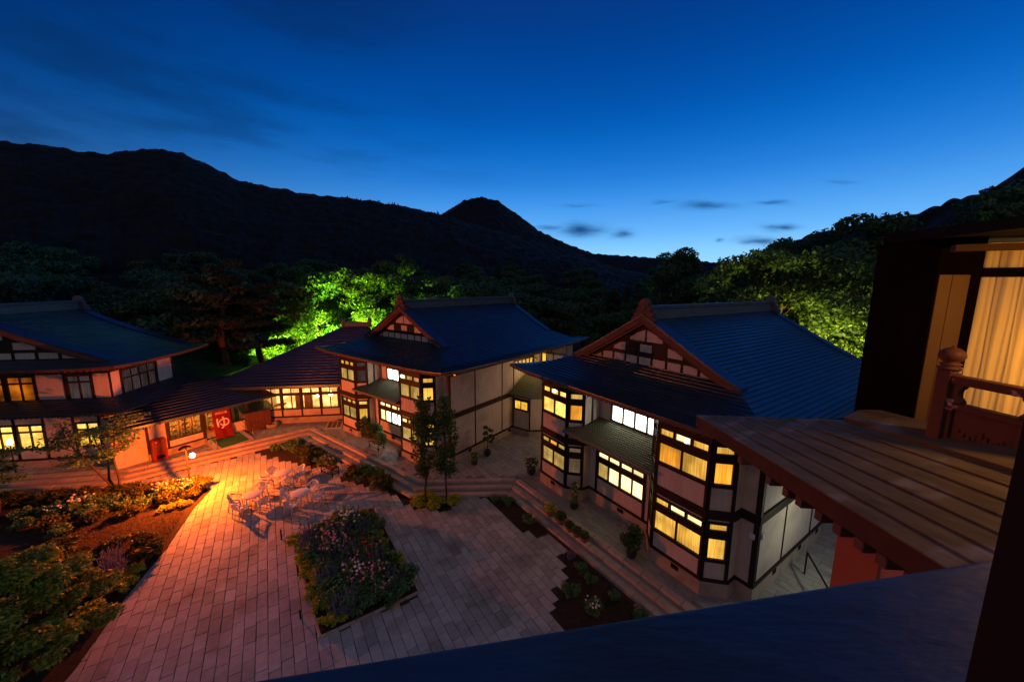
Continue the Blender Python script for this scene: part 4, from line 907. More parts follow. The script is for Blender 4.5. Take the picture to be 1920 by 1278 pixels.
# forest trees beyond the houses
protos = [make_tree('forest_tree', 'dark broad tree beyond the middle house roof', 'tree', 11, 4.8, 11, M['leafd'], 11000, .26, 34, .2, loc=(-2, 62, 0)),
          make_tree('forest_tree', 'dark rounded tree standing beyond the courtyard roofs', 'tree', 9, 4.2, 12, M['leafd'], 9000, .25, 30, .15, loc=(8, 58, 0)),
          make_tree('forest_tree', 'loose crowned dark tree in the wood behind the houses', 'tree', 13, 5.0, 13, M['leafd'], 11000, .28, 40, .25, loc=(3, 75, 0)),
          make_tree('conifer', 'narrow dark conifer in the wood behind the houses', 'tree', 12, 2.6, 14, M['leafp'], 9000, .22, 46, .08, 1, loc=(18, 66, 0))]
rf = random.Random(21)
def terr_h(x, y): return max(0, (math.hypot(x, y) - 62)) * .045
cnt = 0; seenl = {}
placed = []
for _ in range(900):
    if cnt >= 150: break
    azd = rf.uniform(-60, 44); dist = 46 + 120 * rf.random() ** 1.3; x, y = dist * math.sin(math.radians(azd)), dist * math.cos(math.radians(azd))
    if y < 34 and x > -40: continue
    if dist < 52 and -38 < azd < -8: continue
    if x > 10 and dist < 54 and azd > 26: continue
    if azd > 18 and dist < 50: continue
    if any((x - a) ** 2 + (y - b) ** 2 < (3.5 + dist * .02) ** 2 for a, b in placed): continue
    placed.append((x, y)); k = rf.choice([0, 0, 1, 1, 2, 2, 3]); sc = rf.uniform(.8, 1.2) * (1 + max(0, dist - 90) / 260)
    if azd > 2 and azd < 22: sc *= .82
    pxx = 960 + F * x / (y * math.cos(PITCH) + .001)
    side = next(t for lim, t in ((60, 'over the left house gable'), (160, 'over the left house ridge'), (290, 'over the annexe'), (400, 'left of the tall pine'), (520, 'behind the pines'), (640, 'left of the floodlit trees'), (740, 'above the floodlit trees'), (840, 'over the middle ridge'), (950, 'right of the middle ridge'), (1080, 'under the far hill'), (1200, 'between the two ridges'), (1330, 'over the right ridge'), (9999, 'right of the right ridge')) if pxx < lim)
    side0 = 'left part of the valley' if azd < -30 else 'middle of the valley' if azd < 2 else 'valley to the right of the far hill'
    far = 'near the roofs' if dist < 75 else 'halfway up the slope' if dist < 115 else 'far up the slope'
    lbk = (k, far, side, sc > 1.12, sc < .88); seenl[lbk] = seenl.get(lbk, 0) + 1; side += ['', ', the second one', ', the third one', ', the fourth one'][min(3, seenl[lbk] - 1)]
    dup(protos[k], (x, y, terr_h(x, y) - .3), rf.uniform(0, 6.3), f"{'tall ' if sc > 1.12 else 'small ' if sc < .88 else ''}{'narrow conifer' if k == 3 else ['broad dark tree', 'round dark tree', 'loose crowned tree'][k]} {far}, {side}", 'forest trees beyond the houses', sc); cnt += 1
for p in protos: p['group'] = 'forest trees beyond the houses'

# floodlit trees behind the dining wing
lit = [(-22.0, 48.2, 13.2, 4.6, 'tall floodlit bright green tree behind the dining wing, left of its two neighbours', 31, M['leaf']),
       (-17.8, 47.6, 12.6, 4.4, 'rounded floodlit green tree right behind the small ridge of the dining wing', 32, M['leaf']),
       (-17.0, 54, 16, 3.6, 'half-lit green tree rising behind the floodlit pair', 33, M['leaf']),
       (-25.2, 43.5, 9.5, 4.2, 'low floodlit yellow-green tree at the left end of the dining wing roof', 34, M['leaf']),
       (-28.5, 46.5, 8.0, 4.6, 'brightly lit green undergrowth tree seen between the pine trunks', 35, M['leaf']),
       (-33.5, 48.5, 7.5, 4.8, 'partly lit green tree behind the roof of the low annexe', 36, M['leaf']),
       (-11.0, 53.0, 13.0, 4.2, 'slim faintly lit tree just left of the middle house ridge', 37, M['leaf'])]
for x, y, h, R_, lb, sd_, mm in lit: make_tree('broadleaf_tree', lb, 'tree', h, R_, sd_, mm, 15000, .17, 40, .12, loc=(x, y, 0), group='floodlit trees behind the houses')
aim(point('green_floodlight', (-25.0, 37.8, .8), (.62, 1, .06), 26000, .2, 100), (-24, 46, 5))
aim(point('green_floodlight', (-20.0, 40.4, 2.6), (.62, 1, .06), 34000, .2, 110), (-19, 48, 9.0))
aim(point('green_floodlight', (-30.5, 44.3, .6), (.7, 1, .06), 11000, .2, 110), (-31, 50, 4))
for lx, ly, lz in ((-25.0, 37.6, 0), (-20.0, 40.2, 2.1), (-30.5, 44.1, 0)):
    fl = thing('floodlight', 'small ground floodlight among the trees behind the dining wing', 'lamp', (lx, ly, lz), group='garden floodlights'); b = MB(); b.box(-.12, .12, -.1, .1, .0, .5); b.build('housing', M['iron'], fl)
# big tree behind the right house
bt = thing('broadleaf_tree', 'large spreading tree with yellow-green lower leaves behind the right house ridge', 'tree', (26.5, 36.5, 0))
link('trunk', trunk_mesh('trunk', 13, .4, 41, 12, .5, .2), bt); cl = crown_clumps(14.6, 8.0, 42, 95, .14, .5)
link('crown', leaf_mesh('crown', cl, 36000, .26, 43, M['leaf'], shell=.6), bt)
bt2 = make_tree('broadleaf_tree', 'leafy tree crown close behind the balcony post, lit from below', 'tree', 10.5, 5.2, 44, M['leaf'], 20000, .19, 50, .1, loc=(34, 32, 0))
make_tree('broadleaf_tree', 'tall dark tree with a rounded top left of the big lit tree', 'tree', 16.5, 5.2, 45, M['leafd'], 16000, .25, 50, .1, loc=(24.5, 56, 0))
make_tree('broadleaf_tree', 'small pointed pale tree between the tall dark tree and the right roof ridge', 'tree', 9.8, 2.5, 46, M['leaf'], 9000, .2, 36, .06, 1, loc=(25.5, 50, 0))
for i, (x, y, h) in enumerate(((40, 44, 19.2), (47, 42, 20.5), (54, 40, 22.5), (38, 52, 18.5))):
    make_tree('broadleaf_tree', ['dark tree on the slope above the big lit tree', 'dark tree further up the right slope', 'dark tree high on the right slope by the balcony roof', 'dark tree behind the big lit tree'][i], 'tree', h, 6.2, 50 + i, M['leafd'], 15000, .3, 50, .1, loc=(x, y, 0))
aim(point('right_floodlight', (21.5, 27.5, 5.0), (1, .95, .25), 3800, .2, 100), (27.5, 35.5, 9)); aim(point('right_floodlight', (29.5, 24.8, 4.0), (1, .86, .10), 19000, .2, 90), (32, 31, 5.5))
for lx, ly in ((27.0, 27.2), (31.0, 25.2)):
    fl = thing('floodlight', 'small floodlight below the big tree behind the right house', 'lamp', (lx, ly, 0), group='floodlights under the big tree'); b = MB(); b.box(-.12, .12, -.1, .1, 0, .5); b.build('housing', M['iron'], fl)

# red pines
def pine(x, y, h, label, seed, R_=6.0, z0=.45, n=9000):
    r = random.Random(seed); t = thing('pine_tree', label, 'tree', (x, y, 0), 0, 'red pines behind the entrance'); b = MB(); pts = [(math.sin(i * .9) * .25, math.cos(i * .8) * .2, h * i / 10) for i in range(11)]
    b.tube(pts, [.42 * (1 - .78 * i / 10) for i in range(11)], 10); cl = []
    for k in range(17):
        tt = z0 + (1 - z0) * (k / 16) ** .9; i = min(9, int(tt * 10)); p = Vector(pts[i]); p.z = h * tt; a = k * 2.4; L_ = R_ * (1.05 - tt * .85) * r.uniform(.7, 1.15)
        e = p + Vector((math.cos(a) * L_, math.sin(a) * L_, r.uniform(-.3, .5))); m_ = p.lerp(e, .5) + Vector((0, 0, .3)); b.tube([p, m_, e], [.13 * (1.2 - tt), .08 * (1.2 - tt), .02], 6)
        for f in (.45, .7, .95): q = p.lerp(e, f); cl.append((q.x + r.uniform(-.4, .4), q.y + r.uniform(-.4, .4), q.z + .25, .95 * L_ / R_ + .5, .95 * L_ / R_ + .5, .20))
    link('trunk', b.mesh('trunk', M['barkred'], True), t); link('crown', leaf_mesh('crown', cl, n, .13, seed, M['leafp'], elong=4.5, shell=.1), t); return t
pine(-27.6, 34.8, 13.2, 'tall red-barked pine with layered flat branches between the left house and the dining wing', 61, 6.4, .42, 14000)
pine(-26.3, 37.8, 11.2, 'thinner pine trunk just right of the tall red pine', 62, 4.6, .5, 9000)
pine(-36.5, 44, 12.5, 'dark pine behind the low annexe roof', 63, 5.5, .4, 9000)

# slim poplars by the steps
def poplar(x, y, h, label, seed):
    t = thing('poplar', label, 'tree', (x, y, 0), 0, 'slim poplars by the steps'); r = random.Random(seed); b = MB(); b.tube([(r.uniform(-.04, .04) * i, r.uniform(-.03, .03) * i, h * .95 * i / 8) for i in range(9)], [.065 * (1 - .1 * i) for i in range(9)], 8)
    cl = []
    for k in range(70):
        tt = r.random(); z = h * (.27 + .73 * tt); rr = .62 * (math.sin(PI * (.1 + .82 * tt ** .85)) ** .6) * r.random() ** .5; a = r.uniform(0, 6.28); cl.append((rr * math.cos(a), rr * math.sin(a), z, .22, .22, .36))
        if k % 2: b.tube([(0, 0, z - .5), (rr * math.cos(a), rr * math.sin(a), z + .1)], [.015, .005], 5)
    link('trunk', b.mesh('trunk', M['bark'], True), t); link('crown', leaf_mesh('crown', cl, 1900, .115, seed, M['leaf'], shell=.2), t)
poplar(-4.62, 18.35, 5.9, 'left slim upright poplar standing in the small bed by the steps', 71); poplar(-3.50, 18.15, 6.0, 'right slim upright poplar standing in the small bed by the steps', 72)

# thin garden trees in the left bed
def thin_tree(x, y, h, R_, label, seed, stems, m=M['leafg'], n=5200, leaf=.085):
    t = thing('garden_tree', label, 'tree', (x, y, 0)); r = random.Random(seed); b = MB(); cl = []
    for (dx, dy, hh, cx) in stems:
        pts = [(0, 0, 0), (dx * .25 + cx, dy * .2, hh * .22), (dx * .45 - cx, dy * .5, hh * .5), (dx * .8, dy * .8, hh * .78), (dx, dy, hh)]; b.tube(pts, [.075, .06, .05, .035, .012], 8)
        for k in range(9):
            f = r.uniform(.45, 1); p = Vector(pts[2]).lerp(Vector(pts[4]), (f - .45) / .55); a = r.uniform(0, 6.28); L_ = R_ * r.uniform(.4, 1); e = p + Vector((math.cos(a) * L_, math.sin(a) * L_, r.uniform(.1, .7))); b.tube([p, p.lerp(e, .5) + Vector((0, 0, .12)), e], [.022, .014, .004], 5)
            for f2 in (.55, .8, 1.0): q = p.lerp(e, f2); cl.append((q.x, q.y, q.z, .5, .5, .16))
    link('trunk', b.mesh('trunk', M['bark'], True), t); link('crown', leaf_mesh('crown', cl, n, leaf, seed, m, shell=.1, flat=.3), t); return t
thin_tree(-22.0, 19.0, 4.2, 1.6, 'spreading garden tree with forked dark trunk in the left flower bed', 81, [(.3, 0, 4.0, .1), (-1.1, .1, 3.8, -.15), (-2.2, -.2, 3.3, .1)], n=4600)
thin_tree(-26.2, 17.2, 4, 1.5, 'leaning thin tree at the far left end of the flower bed', 82, [(-1.2, .1, 3.8, 0), (-.2, .2, 3.0, .1)], n=4200)
# big bush tree, bottom left corner
tb = thing('broadleaf_tree', 'dense green and golden leafed tree filling the near left corner', 'tree', (-15.5, 8.6, 0)); cl = []
r = random.Random(91)
for k in range(120):
    a = r.uniform(0, 6.28); rr = 3.1 * math.sqrt(r.random()); z = .8 + 3.3 * (1 - (rr / 3.5) ** 2) * r.uniform(.4, 1.08); q_ = r.uniform(.28, .55); cl.append((rr * math.cos(a), rr * math.sin(a), z, q_, q_, q_ * .45))
link('trunk', trunk_mesh('trunk', 3.2, .12, 92, 10, .6, .2), tb); link('crown', leaf_mesh('crown', cl, 60000, .075, 93, M['leafo'], shell=.35, flat=.2), tb)
cl = [(r.uniform(-2.6, 2.6), r.uniform(-2.4, 2.4), r.uniform(1.5, 3.9), .6, .6, .3) for k in range(34)]

# shrubs, flowers: each plant a thing with foliage and blossoms
def plant_proto(name, R_, h, m, n, leaf, seed, flowers=None, nf=0, fs=.05, cat='plant', elong=1.6, spikes=False, up=False):
    t = thing(name, 'plant', cat, (0, 0, -50)); r = random.Random(seed); cl = []
    for k in range(16):
        a = r.uniform(0, 6.28); rr = R_ * math.sqrt(r.random()) * .8; cl.append((rr * math.cos(a), rr * math.sin(a), h * r.uniform(.3, .8), R_ * .38, R_ * .38, h * .28))
    link('foliage', leaf_mesh('foliage', cl, n, leaf, seed, m, shell=.2, elong=elong), t)
    if spikes:
        b = MB()
        for k in range(60):
            a = r.uniform(0, 6.28); rr = R_ * r.random() ** .6; x, y = rr * math.cos(a), rr * math.sin(a); z = h * r.uniform(.9, 1.5); b.tube([(x * .6, y * .6, 0), (x, y, z * .7), (x * 1.12, y * 1.12, z)], [.008, .008, .016], 4)
        b.build('flower_spikes', flowers, t, kind='stuff')
    elif flowers:
        b = MB()
        for k in range(nf):
            a = r.uniform(0, 6.28); rr = R_ * .9 * math.sqrt(r.random()); x, y, z = rr * math.cos(a), rr * math.sin(a), h * r.uniform(.75, 1.12); s = fs * r.uniform(.7, 1.2)
            b.add([(x + s * math.cos(q) * math.cos(p_), y + s * math.sin(q) * math.cos(p_), z + s * .8 * math.sin(p_)) for p_ in (-.7, .1, .8) for q in [i * 2 * PI / 7 + p_ for i in range(7)]] + [(x, y, z + s * .4)], [(j * 7 + i, j * 7 + (i + 1) % 7, j * 7 + 7 + (i + 1) % 7, j * 7 + 7 + i) for j in range(2) for i in range(7)] + [(14 + i, 14 + (i + 1) % 7, 21) for i in range(7)])
        b.build('blossoms', flowers, t)
    return t
PP = dict(rosep=plant_proto('rose_bush', .5, .75, M['leafg'], 900, .075, 101, M['pink'], 18, .05), rosew=plant_proto('rose_bush', .5, .75, M['leafg'], 900, .075, 102, M['white'], 15, .05), roser=plant_proto('rose_bush', .55, .7, M['leafg'], 900, .075, 103, M['red'], 16, .05), roseh=plant_proto('rose_bush', .5, .7, M['leafg'], 900, .075, 104, M['hotpink'], 3, .06),
          yel=plant_proto('groundcover', .42, .34, M['leafy'], 900, .055, 105), lav=plant_proto('lavender', .42, .5, M['lav'], 500, .06, 106, M['lav'], spikes=True), bush=plant_proto('shrub', .55, .6, M['leafg'], 1000, .08, 107), dark=plant_proto('shrub', .55, .55, M['leafg'], 1000, .08, 108),
          grass=plant_proto('ornamental_grass', .5, .6, M['leafs'], 900, .05, 109, elong=6), olive=plant_proto('shrub', .6, .55, M['leafs'], 1100, .08, 110))
used = {}
def put(k, x, y, label, group=None, s=1.0, z=0):
    used[k] = 1; o = dup(PP[k], (x, y, z), rng.uniform(0, 6.3), label, group, s)
    return o
# rose bed in the middle
b = MB(); b.prism(BED, -.03, .05); bedm = b.build('bed_soil', M['soil'], kind='structure')
ed = thing('bed_edging', 'low stone edging round the central rose bed', 'edging', (0, 0, 0)); 
for i in range(len(BED)):
    a_, b_ = Vector(BED[i]), Vector(BED[(i + 1) % len(BED)]); L_ = (b_ - a_).length; t = (b_ - a_) / L_; k = max(1, round(L_ / .55)); s = L_ / k
    for q in range(k):
        c = a_ + t * (q + .5) * s; m_ = MB(); m_.obox((c.x, c.y, .01), (t.x * (s / 2 - .008), t.y * (s / 2 - .008), 0), (-t.y * .045, t.x * .045, 0), (0, 0, .05)); bevel(m_.build('edging_stone', M['kerb'], ed), .01, 1)
names = {'rosep': 'pink rose bush', 'rosew': 'white rose bush', 'roser': 'dark red rose bush', 'roseh': 'magenta-flowered bush', 'yel': 'yellow-green groundcover clump', 'lav': 'grey-violet lavender clump', 'bush': 'leafy green shrub', 'dark': 'dark green shrub', 'grass': 'tawny grass tuft', 'olive': 'olive-brown shrub'}
def uvb(s, t):  # s: across the bed, t: along, both 0..1 (bilinear over the bed's corners)
    A, B, Cc, D_ = Vector((-10.0, 15.2)), Vector((-6.45, 10.9)), Vector((-3.75, 12.6)), Vector((-7.5, 17.4))
    p = (A.lerp(D_, s)).lerp(B.lerp(Cc, s), t); return p.x, p.y
def where(s, t): return ['first', 'second', 'third', 'fourth', 'fifth', 'sixth', 'seventh', 'eighth', 'ninth', 'tenth', 'eleventh', 'twelfth', 'thirteenth', 'fourteenth', 'fifteenth', 'sixteenth', 'seventeenth', 'last'][min(17, int(t * 18))] + ' row from the tables, ' + ['left edge', 'far left', 'left', 'left of centre', 'centre', 'right of centre', 'right', 'far right', 'right edge'][min(8, int(s * 9))]
grid = []
for i in range(9):
    t = (i + .5) / 9
    grid += [(.24 + .17 * q, t + .05, ('bush', 'dark', 'bush', 'lav', 'dark')[(q + i) % 5]) for q in range(4)]
    grid += [(.05, t, 'yel'), (.16, t + .02, 'yel' if i > 2 and i != 5 else 'lav')]
    row = [['dark', 'bush', 'rosew', 'yel'], ['rosep', 'dark', 'rosew', 'bush'], ['rosep', 'dark', 'bush', 'lav'], ['rosep', 'rosep', 'roser', 'dark'], ['bush', 'lav', 'roser', 'bush'], ['lav', 'rosep', 'roser', 'roseh'], ['dark', 'rosew', 'dark', 'bush'], ['bush', 'rosep', 'rosep', 'lav'], ['yel', 'dark', 'rosep', 'lav']][i]
    for j, k in enumerate(row): grid.append((.32 + j * .17, t, k))
    grid.append((.94, t, 'yel' if i in (0, 3, 4, 5, 6, 7) else 'bush'))
for s, t, k in grid:
    x, y = uvb(min(.97, s), min(.97, t)); put(k, x + rng.uniform(-.1, .1), y + rng.uniform(-.1, .1), f'{names[k]} in the rose bed, {where(s, t)}', 'plants of the central rose bed', rng.uniform(.75, 1.15) * (.9 if k == 'yel' else 1))
# left bed
spots = []
for i in range(16): spots.append(('grass', -17.6 - i * .33, 19.55 - abs(i - 3) * .03 - i * .05, 'along the back edge'))
for i in range(7): spots.append(('grass', -23.4 - i * .8, 18.4 - i * .14, 'at the far left back edge'))
for x, y, k in ((-18.3, 19.0, 'rosep'), (-19.2, 18.7, 'rosep'), (-17.6, 18.7, 'olive'), (-18.4, 18.2, 'olive'), (-19.5, 18.0, 'dark'), (-20.4, 18.5, 'olive'), (-20.4, 17.6, 'dark'), (-21.4, 18.0, 'dark'), (-22.3, 17.5, 'rosew'), (-22.8, 16.9, 'rosew'), (-21.6, 17.0, 'dark'), (-23.6, 17.2, 'dark'), (-24.5, 16.8, 'dark'), (-23.4, 16.0, 'dark'), (-22.0, 16.0, 'olive'), (-20.6, 16.6, 'olive'), (-19.4, 17.0, 'olive'), (-25.5, 16.2, 'dark'), (-24.6, 15.2, 'dark'), (-21, 15.6, 'dark'), (-17.4, 17.9, 'yel'), (-17.9, 17.4, 'yel')):
    spots.append((k, x, y, 'in the left bed nearby' if x > -21 else 'below the forked tree'))
for x, y, k in ((-16.4, 14.9, 'olive'), (-15.5, 14.2, 'grass'), (-16.9, 13.9, 'lav'), (-16.3, 13.4, 'lav'), (-16.0, 12.9, 'lav'), (-15.2, 13.2, 'yel'), (-14.9, 12.6, 'yel'), (-15.3, 12.2, 'yel'), (-14.8, 11.4, 'yel'), (-17.6, 14.6, 'olive'), (-18.4, 13.9, 'olive'), (-17.6, 13.2, 'dark'), (-16.6, 12.3, 'dark'), (-15.8, 11.6, 'bush'), (-18.6, 12.8, 'olive'), (-15.0, 10.6, 'yel'), (-14.4, 9.8, 'yel'), (-19.6, 14.4, 'grass'), (-20.4, 13.8, 'dark'), (-17.5, 11.8, 'bush'), (-19.2, 11.6, 'dark')):
    spots.append((k, x, y, 'at the paving edge' if x > -16 else 'behind the paving edge plants'))
ordn = ['first', 'second', 'third', 'fourth', 'fifth', 'sixth', 'seventh', 'eighth', 'ninth', 'tenth', 'eleventh', 'twelfth', 'thirteenth', 'fourteenth', 'fifteenth', 'sixteenth']; cn = {}
for k, x, y, wtxt in sorted(spots, key=lambda q: math.hypot(q[1] + 18.3, q[2] - 19.4)):
    cn[k, wtxt] = cn.get((k, wtxt), -1) + 1; put(k, x + rng.uniform(-.08, .08), y, f'{ordn[cn[k, wtxt] % 16]} {names[k]} from the lamp, {wtxt}', 'plants of the left flower bed', rng.uniform(.8, 1.15))
# dry grass strip
gr = MB(); r = random.Random(55)
GP = [(-16.9, 17.4), (-15.8, 15.4), (-16.7, 14.6), (-19.5, 15.0), (-21.5, 15.6), (-19.4, 16.8)]
while len(gr.f) < 7000:
    x, y = r.uniform(-21.5, -15.8), r.uniform(14.6, 17.4)
    if inpoly(x, y, GP): a = r.uniform(0, 6.3); h = r.uniform(.04, .10); w_ = .012; gr.add([(x - w_ * math.cos(a), y - w_ * math.sin(a), 0), (x + w_ * math.cos(a), y + w_ * math.sin(a), 0), (x + r.uniform(-.05, .05), y + r.uniform(-.05, .05), h)], [(0, 1, 2)])
gr.build('dry_grass', M['lawn'], kind='stuff')
# the triangular beds by the steps
crn = {}
for x, y, k in ((-15.5, 24.4, 'dark'), (-14.6, 24.3, 'olive'), (-13.6, 23.9, 'olive'), (-14.2, 23.4, 'grass'), (-15.9, 25.2, 'dark'), (-12.9, 23.2, 'grass'), (-13.3, 22.7, 'grass'), (-12.6, 22.6, 'dark'), (-16.6, 24.5, 'dark')): put(k, x, y, f'{("dense", "low", "far", "spreading", "ragged", "drooping", "thin", "small", "rear")[len(crn) % 9]} {names[k]} in the soil bed by the dining wing steps{crn.setdefault(len(crn), "")}', 'plants in the far corner bed', rng.uniform(.8, 1.2))
for x, y, k in ((-9.6, 20.7, 'grass'), (-9.0, 20.5, 'bush'), (-8.4, 20.2, 'grass'), (-7.8, 19.9, 'dark'), (-7.3, 19.7, 'grass'), (-9.2, 21.1, 'bush'), (-8.2, 20.8, 'dark')): put(k, x, y, f'{names[k]} in the narrow bed, {"farther from" if x < -8.3 else "nearer to"} the poplars', 'plants in the narrow bed', rng.uniform(.9, 1.25))
for q_, (x, y) in enumerate(((-5.2, 18.3), (-4.9, 17.95), (-4.3, 18.55), (-4.1, 17.85), (-3.6, 18.5), (-3.2, 18.2), (-4.7, 18.6), (-3.1, 18.5), (-3.9, 18.3))): put('yel', x, y, ('leftmost', 'front left', 'rear middle', 'front middle', 'rear right', 'right', 'rear left', 'far right', 'central')[q_] + ' yellow-green clump at the feet of the two poplars', 'groundcover below the poplars', rng.uniform(.75, 1.0))
for x, y, k in ((-.9, 18.5, 'dark'), (-.2, 18.3, 'dark'), (.9, 16.6, 'bush'), (2.6, 14.3, 'lav'), (2.9, 13.6, 'dark'), (3.2, 13.0, 'bush'), (2.3, 12.4, 'bush'), (3.9, 12.2, 'dark'), (4.6, 11.4, 'roseh'), (3.0, 11.6, 'rosew')): put(k, x, y, f'small {names[k]} in the bare soil strip by the courtyard steps, {"far" if y > 16 else "middle" if y > 13.3 else "near"} part', 'plants in the strips beside the steps', rng.uniform(.45, .7))
for k, p in PP.items():                                    # the first of each kind moves into the picture
    pass

# potted plants on the terrace
def pot_mesh(m, r0=.26, h=.42):
    b = MB(); b.lathe([(r0 * .62, 0), (r0 * .95, h * .35), (r0 * 1.02, h * .7), (r0 * .86, h * .92), (r0 * .92, h), (r0 * .8, h), (r0 * .76, h * .86), (.01, h * .86)], n=18); return b.mesh('pot', m, True)
potm = pot_mesh(M['pot']); pott = pot_mesh(M['terra'], .17, .24)
def potted(x, y, label, kind, z=TZ, s=1.0, small=False):
    t = thing('potted_plant', label, 'potted plant', (x, y, z), 0, 'plant pots on the terrace'); s = s * (.82 if not small else .9); t.scale = (s,) * 3
    link('pot', pott if small else potm, t); base = .2 if small else .36; sd_ = int(abs(x * 77 + y * 31)) % 999
    if kind == 'tree':
        b = MB(); b.tube([(0, 0, .3), (.03, 0, 1.2), (0, .03, 2.1)], [.025, .02, .01], 7)
        for k in range(7): a = k * 2.1; b.tube([(0, 0, .9 + k * .17), (.28 * math.cos(a), .28 * math.sin(a), 1.1 + k * .17)], [.01, .004], 5)
        b.build('stem', M['bark'], t, True); link('foliage', leaf_mesh('foliage', [(.25 * math.cos(k * 2.1), .25 * math.sin(k * 2.1), 1.1 + k * .14, .2, .2, .13) for k in range(8)], 500, .09, sd_, M['leaf'], shell=.1), t)
    elif kind == 'tall':
        link('foliage', leaf_mesh('foliage', [(0, 0, .5 + .2 * k, .2, .2, .2) for k in range(6)], 900, .08, sd_, M['leafg'], shell=.2), t); b = MB(); r = random.Random(sd_)
        for k in range(55): a = r.uniform(0, 6.3); z_ = r.uniform(.45, 1.7); b.lathe([(.01, .03), (.032, 0), (.01, -.02)], (.21 * math.cos(a), .21 * math.sin(a), z_), 6)
        b.build('blossoms', M['pink'], t, kind='stuff')
    elif kind == 'bush':
        link('foliage', leaf_mesh('foliage', [(0, 0, .6, .34, .34, .28), (.15, 0, .8, .24, .24, .2), (-.15, .1, .75, .24, .24, .2)], 900, .085, sd_, M['leafg'], shell=.3), t); b = MB(); r = random.Random(sd_)
        for k in range(16): a = r.uniform(0, 6.3); b.lathe([(.01, .035), (.04, 0), (.01, -.03)], (.33 * math.cos(a), .33 * math.sin(a), r.uniform(.5, .98)), 6)
        b.build('blossoms', M['white'], t)
    elif kind == 'rose':
        link('foliage', leaf_mesh('foliage', [(0, 0, .7, .4, .4, .35), (.2, .1, 1.1, .35, .35, .3), (-.25, -.1, 1.0, .35, .35, .25), (.1, 0, 1.4, .25, .25, .2)], 1300, .09, sd_, M['leaf'], shell=.3), t); b = MB(); r = random.Random(sd_)
        for k in range(12): a = r.uniform(0, 6.3); b.lathe([(.01, .035), (.045, 0), (.01, -.03)], (.4 * math.cos(a), .4 * math.sin(a), r.uniform(.6, 1.4)), 6)
        b.build('blossoms', M['pink'], t)
    else: link('foliage', leaf_mesh('foliage', [(0, 0, base + .1, .2, .2, .14)], 420, .07, sd_, M['leafy'] if kind == 'yellow' else M['leaf'], shell=.2), t)
    return t
potted(-2.35, 21.75, 'black pot with white blossoms at the corner of the middle house', 'bush'); potted(-1.6, 23.0, 'black pot with a young sapling against the middle house side wall', 'tree', s=1.1)
potted(1.2, 20.6, 'black pot with pale blossoms at the left front corner of the right house', 'bush', s=1.25); potted(3.2, 17.15, 'black pot with a tall column of small pink blossoms beside the ground floor window', 'tall', s=1.05)
potted(5.05, 13.85, 'large black pot with a loose rose bush beside the right bay', 'rose', s=1.1); potted(-7.35, 22.9, 'small dark pot under the left edge of the right bay of the middle house', 'bush', s=.8); potted(-11.0, 26.0, 'orange pot with a climbing rose against the middle house', 'rose', s=1.2)
for i, (x, y, kd, lb) in enumerate(((1.95, 16.85, 'yellow', 'small terracotta pot of bright yellow leaves, first on the step edge'), (2.4, 16.2, 'green', 'small terracotta pot of broad green leaves, second on the step edge'), (2.75, 15.65, 'dark', 'small terracotta pot of dark leaves, third on the step edge'), (3.0, 15.3, 'green', 'small pot of upright green leaves, fourth on the step edge'), (3.3, 14.95, 'green', 'small pot of drooping green leaves, last on the step edge'))): potted(x, y, lb, kd, .30, 1.45 if i < 2 else 1.15, True)

# plant stands
def stand(x, y, z, rz, label, topi):
    t = thing('plant_stand', label, 'plant stand', (x, y, z), rz, 'iron plant stands by the steps'); b = MB()
    for sx in (-.55, .55):
        for sy in (-.22, .22): b.box(sx - .02, sx + .02, sy - .02, sy + .02, 0, .52)
    for sy in (-.22, .22): b.box(-.55, .55, sy - .015, sy + .015, .12, .15); b.box(-.57, .57, sy - .02, sy + .02, .48, .52)
    for sx in (-.55, .55): b.box(sx - .015, sx + .015, -.22, .22, .12, .15); b.box(sx - .02, sx + .02, -.22, .22, .48, .52)
    b.build('frame', M['iron'], t); 
    for k in range(7): b = MB(); b.box(-.55 + k * .16, -.44 + k * .16, -.22, .22, .52, .545); b.build('slat', M['redwood'], t)
    return t
stand(-9.35, 24.0, TZ, math.radians(-37), 'iron stand on the terrace carrying a clipped round bush', 1); stand(-11.3, 21.35, 0, math.radians(-30), 'iron stand on the paving carrying pots of small roses', 2)
rb = thing('clipped_bush', 'round clipped green bush in a box on the iron stand', 'bush', (-9.6, 24.2, TZ + .55)); link('foliage', leaf_mesh('foliage', [(0, 0, .62, .58, .58, .5), (.1, 0, .7, .5, .5, .45)], 2600, .07, 5, M['leaf'], shell=.75), rb); b = MB(); b.box(-.25, .25, -.2, .2, 0, .25); b.build('planter', M['terra'], rb)
rb = thing('potted_bush', 'loose leafy bush beside the clipped one on the iron stand', 'bush', (-9.0, 23.75, TZ + .55)); link('foliage', leaf_mesh('foliage', [(0, 0, .4, .4, .4, .35), (.1, 0, .1, .4, .3, .25)], 1500, .08, 6, M['leafg'], shell=.3), rb); b = MB(); b.lathe([(.12, 0), (.18, .22)], n=12); b.build('pot', M['terra'], rb)
for k, (x, y) in enumerate(((-11.6, 21.5), (-11.3, 21.35), (-10.95, 21.2))):
    rb = thing('potted_rose', ['left', 'middle', 'right'][k] + 'most of the three potted roses on the stand at the paving edge', 'potted plant', (x, y, .55)); link('foliage', leaf_mesh('foliage', [(0, 0, .35, .25, .25, .28)], 600, .07, 7 + k, M['leafg'], shell=.3), rb); b = MB(); b.lathe([(.09, 0), (.13, .2)], n=12); b.build('pot', M['terra'], rb)
    b = MB(); [b.lathe([(.01, .03), (.04, 0), (.01, -.03)], (.2 * math.cos(q * 1.7), .2 * math.sin(q * 1.7), .35 + .09 * q), 6) for q in range(5)]; b.build('blossoms', M['pink'], rb)
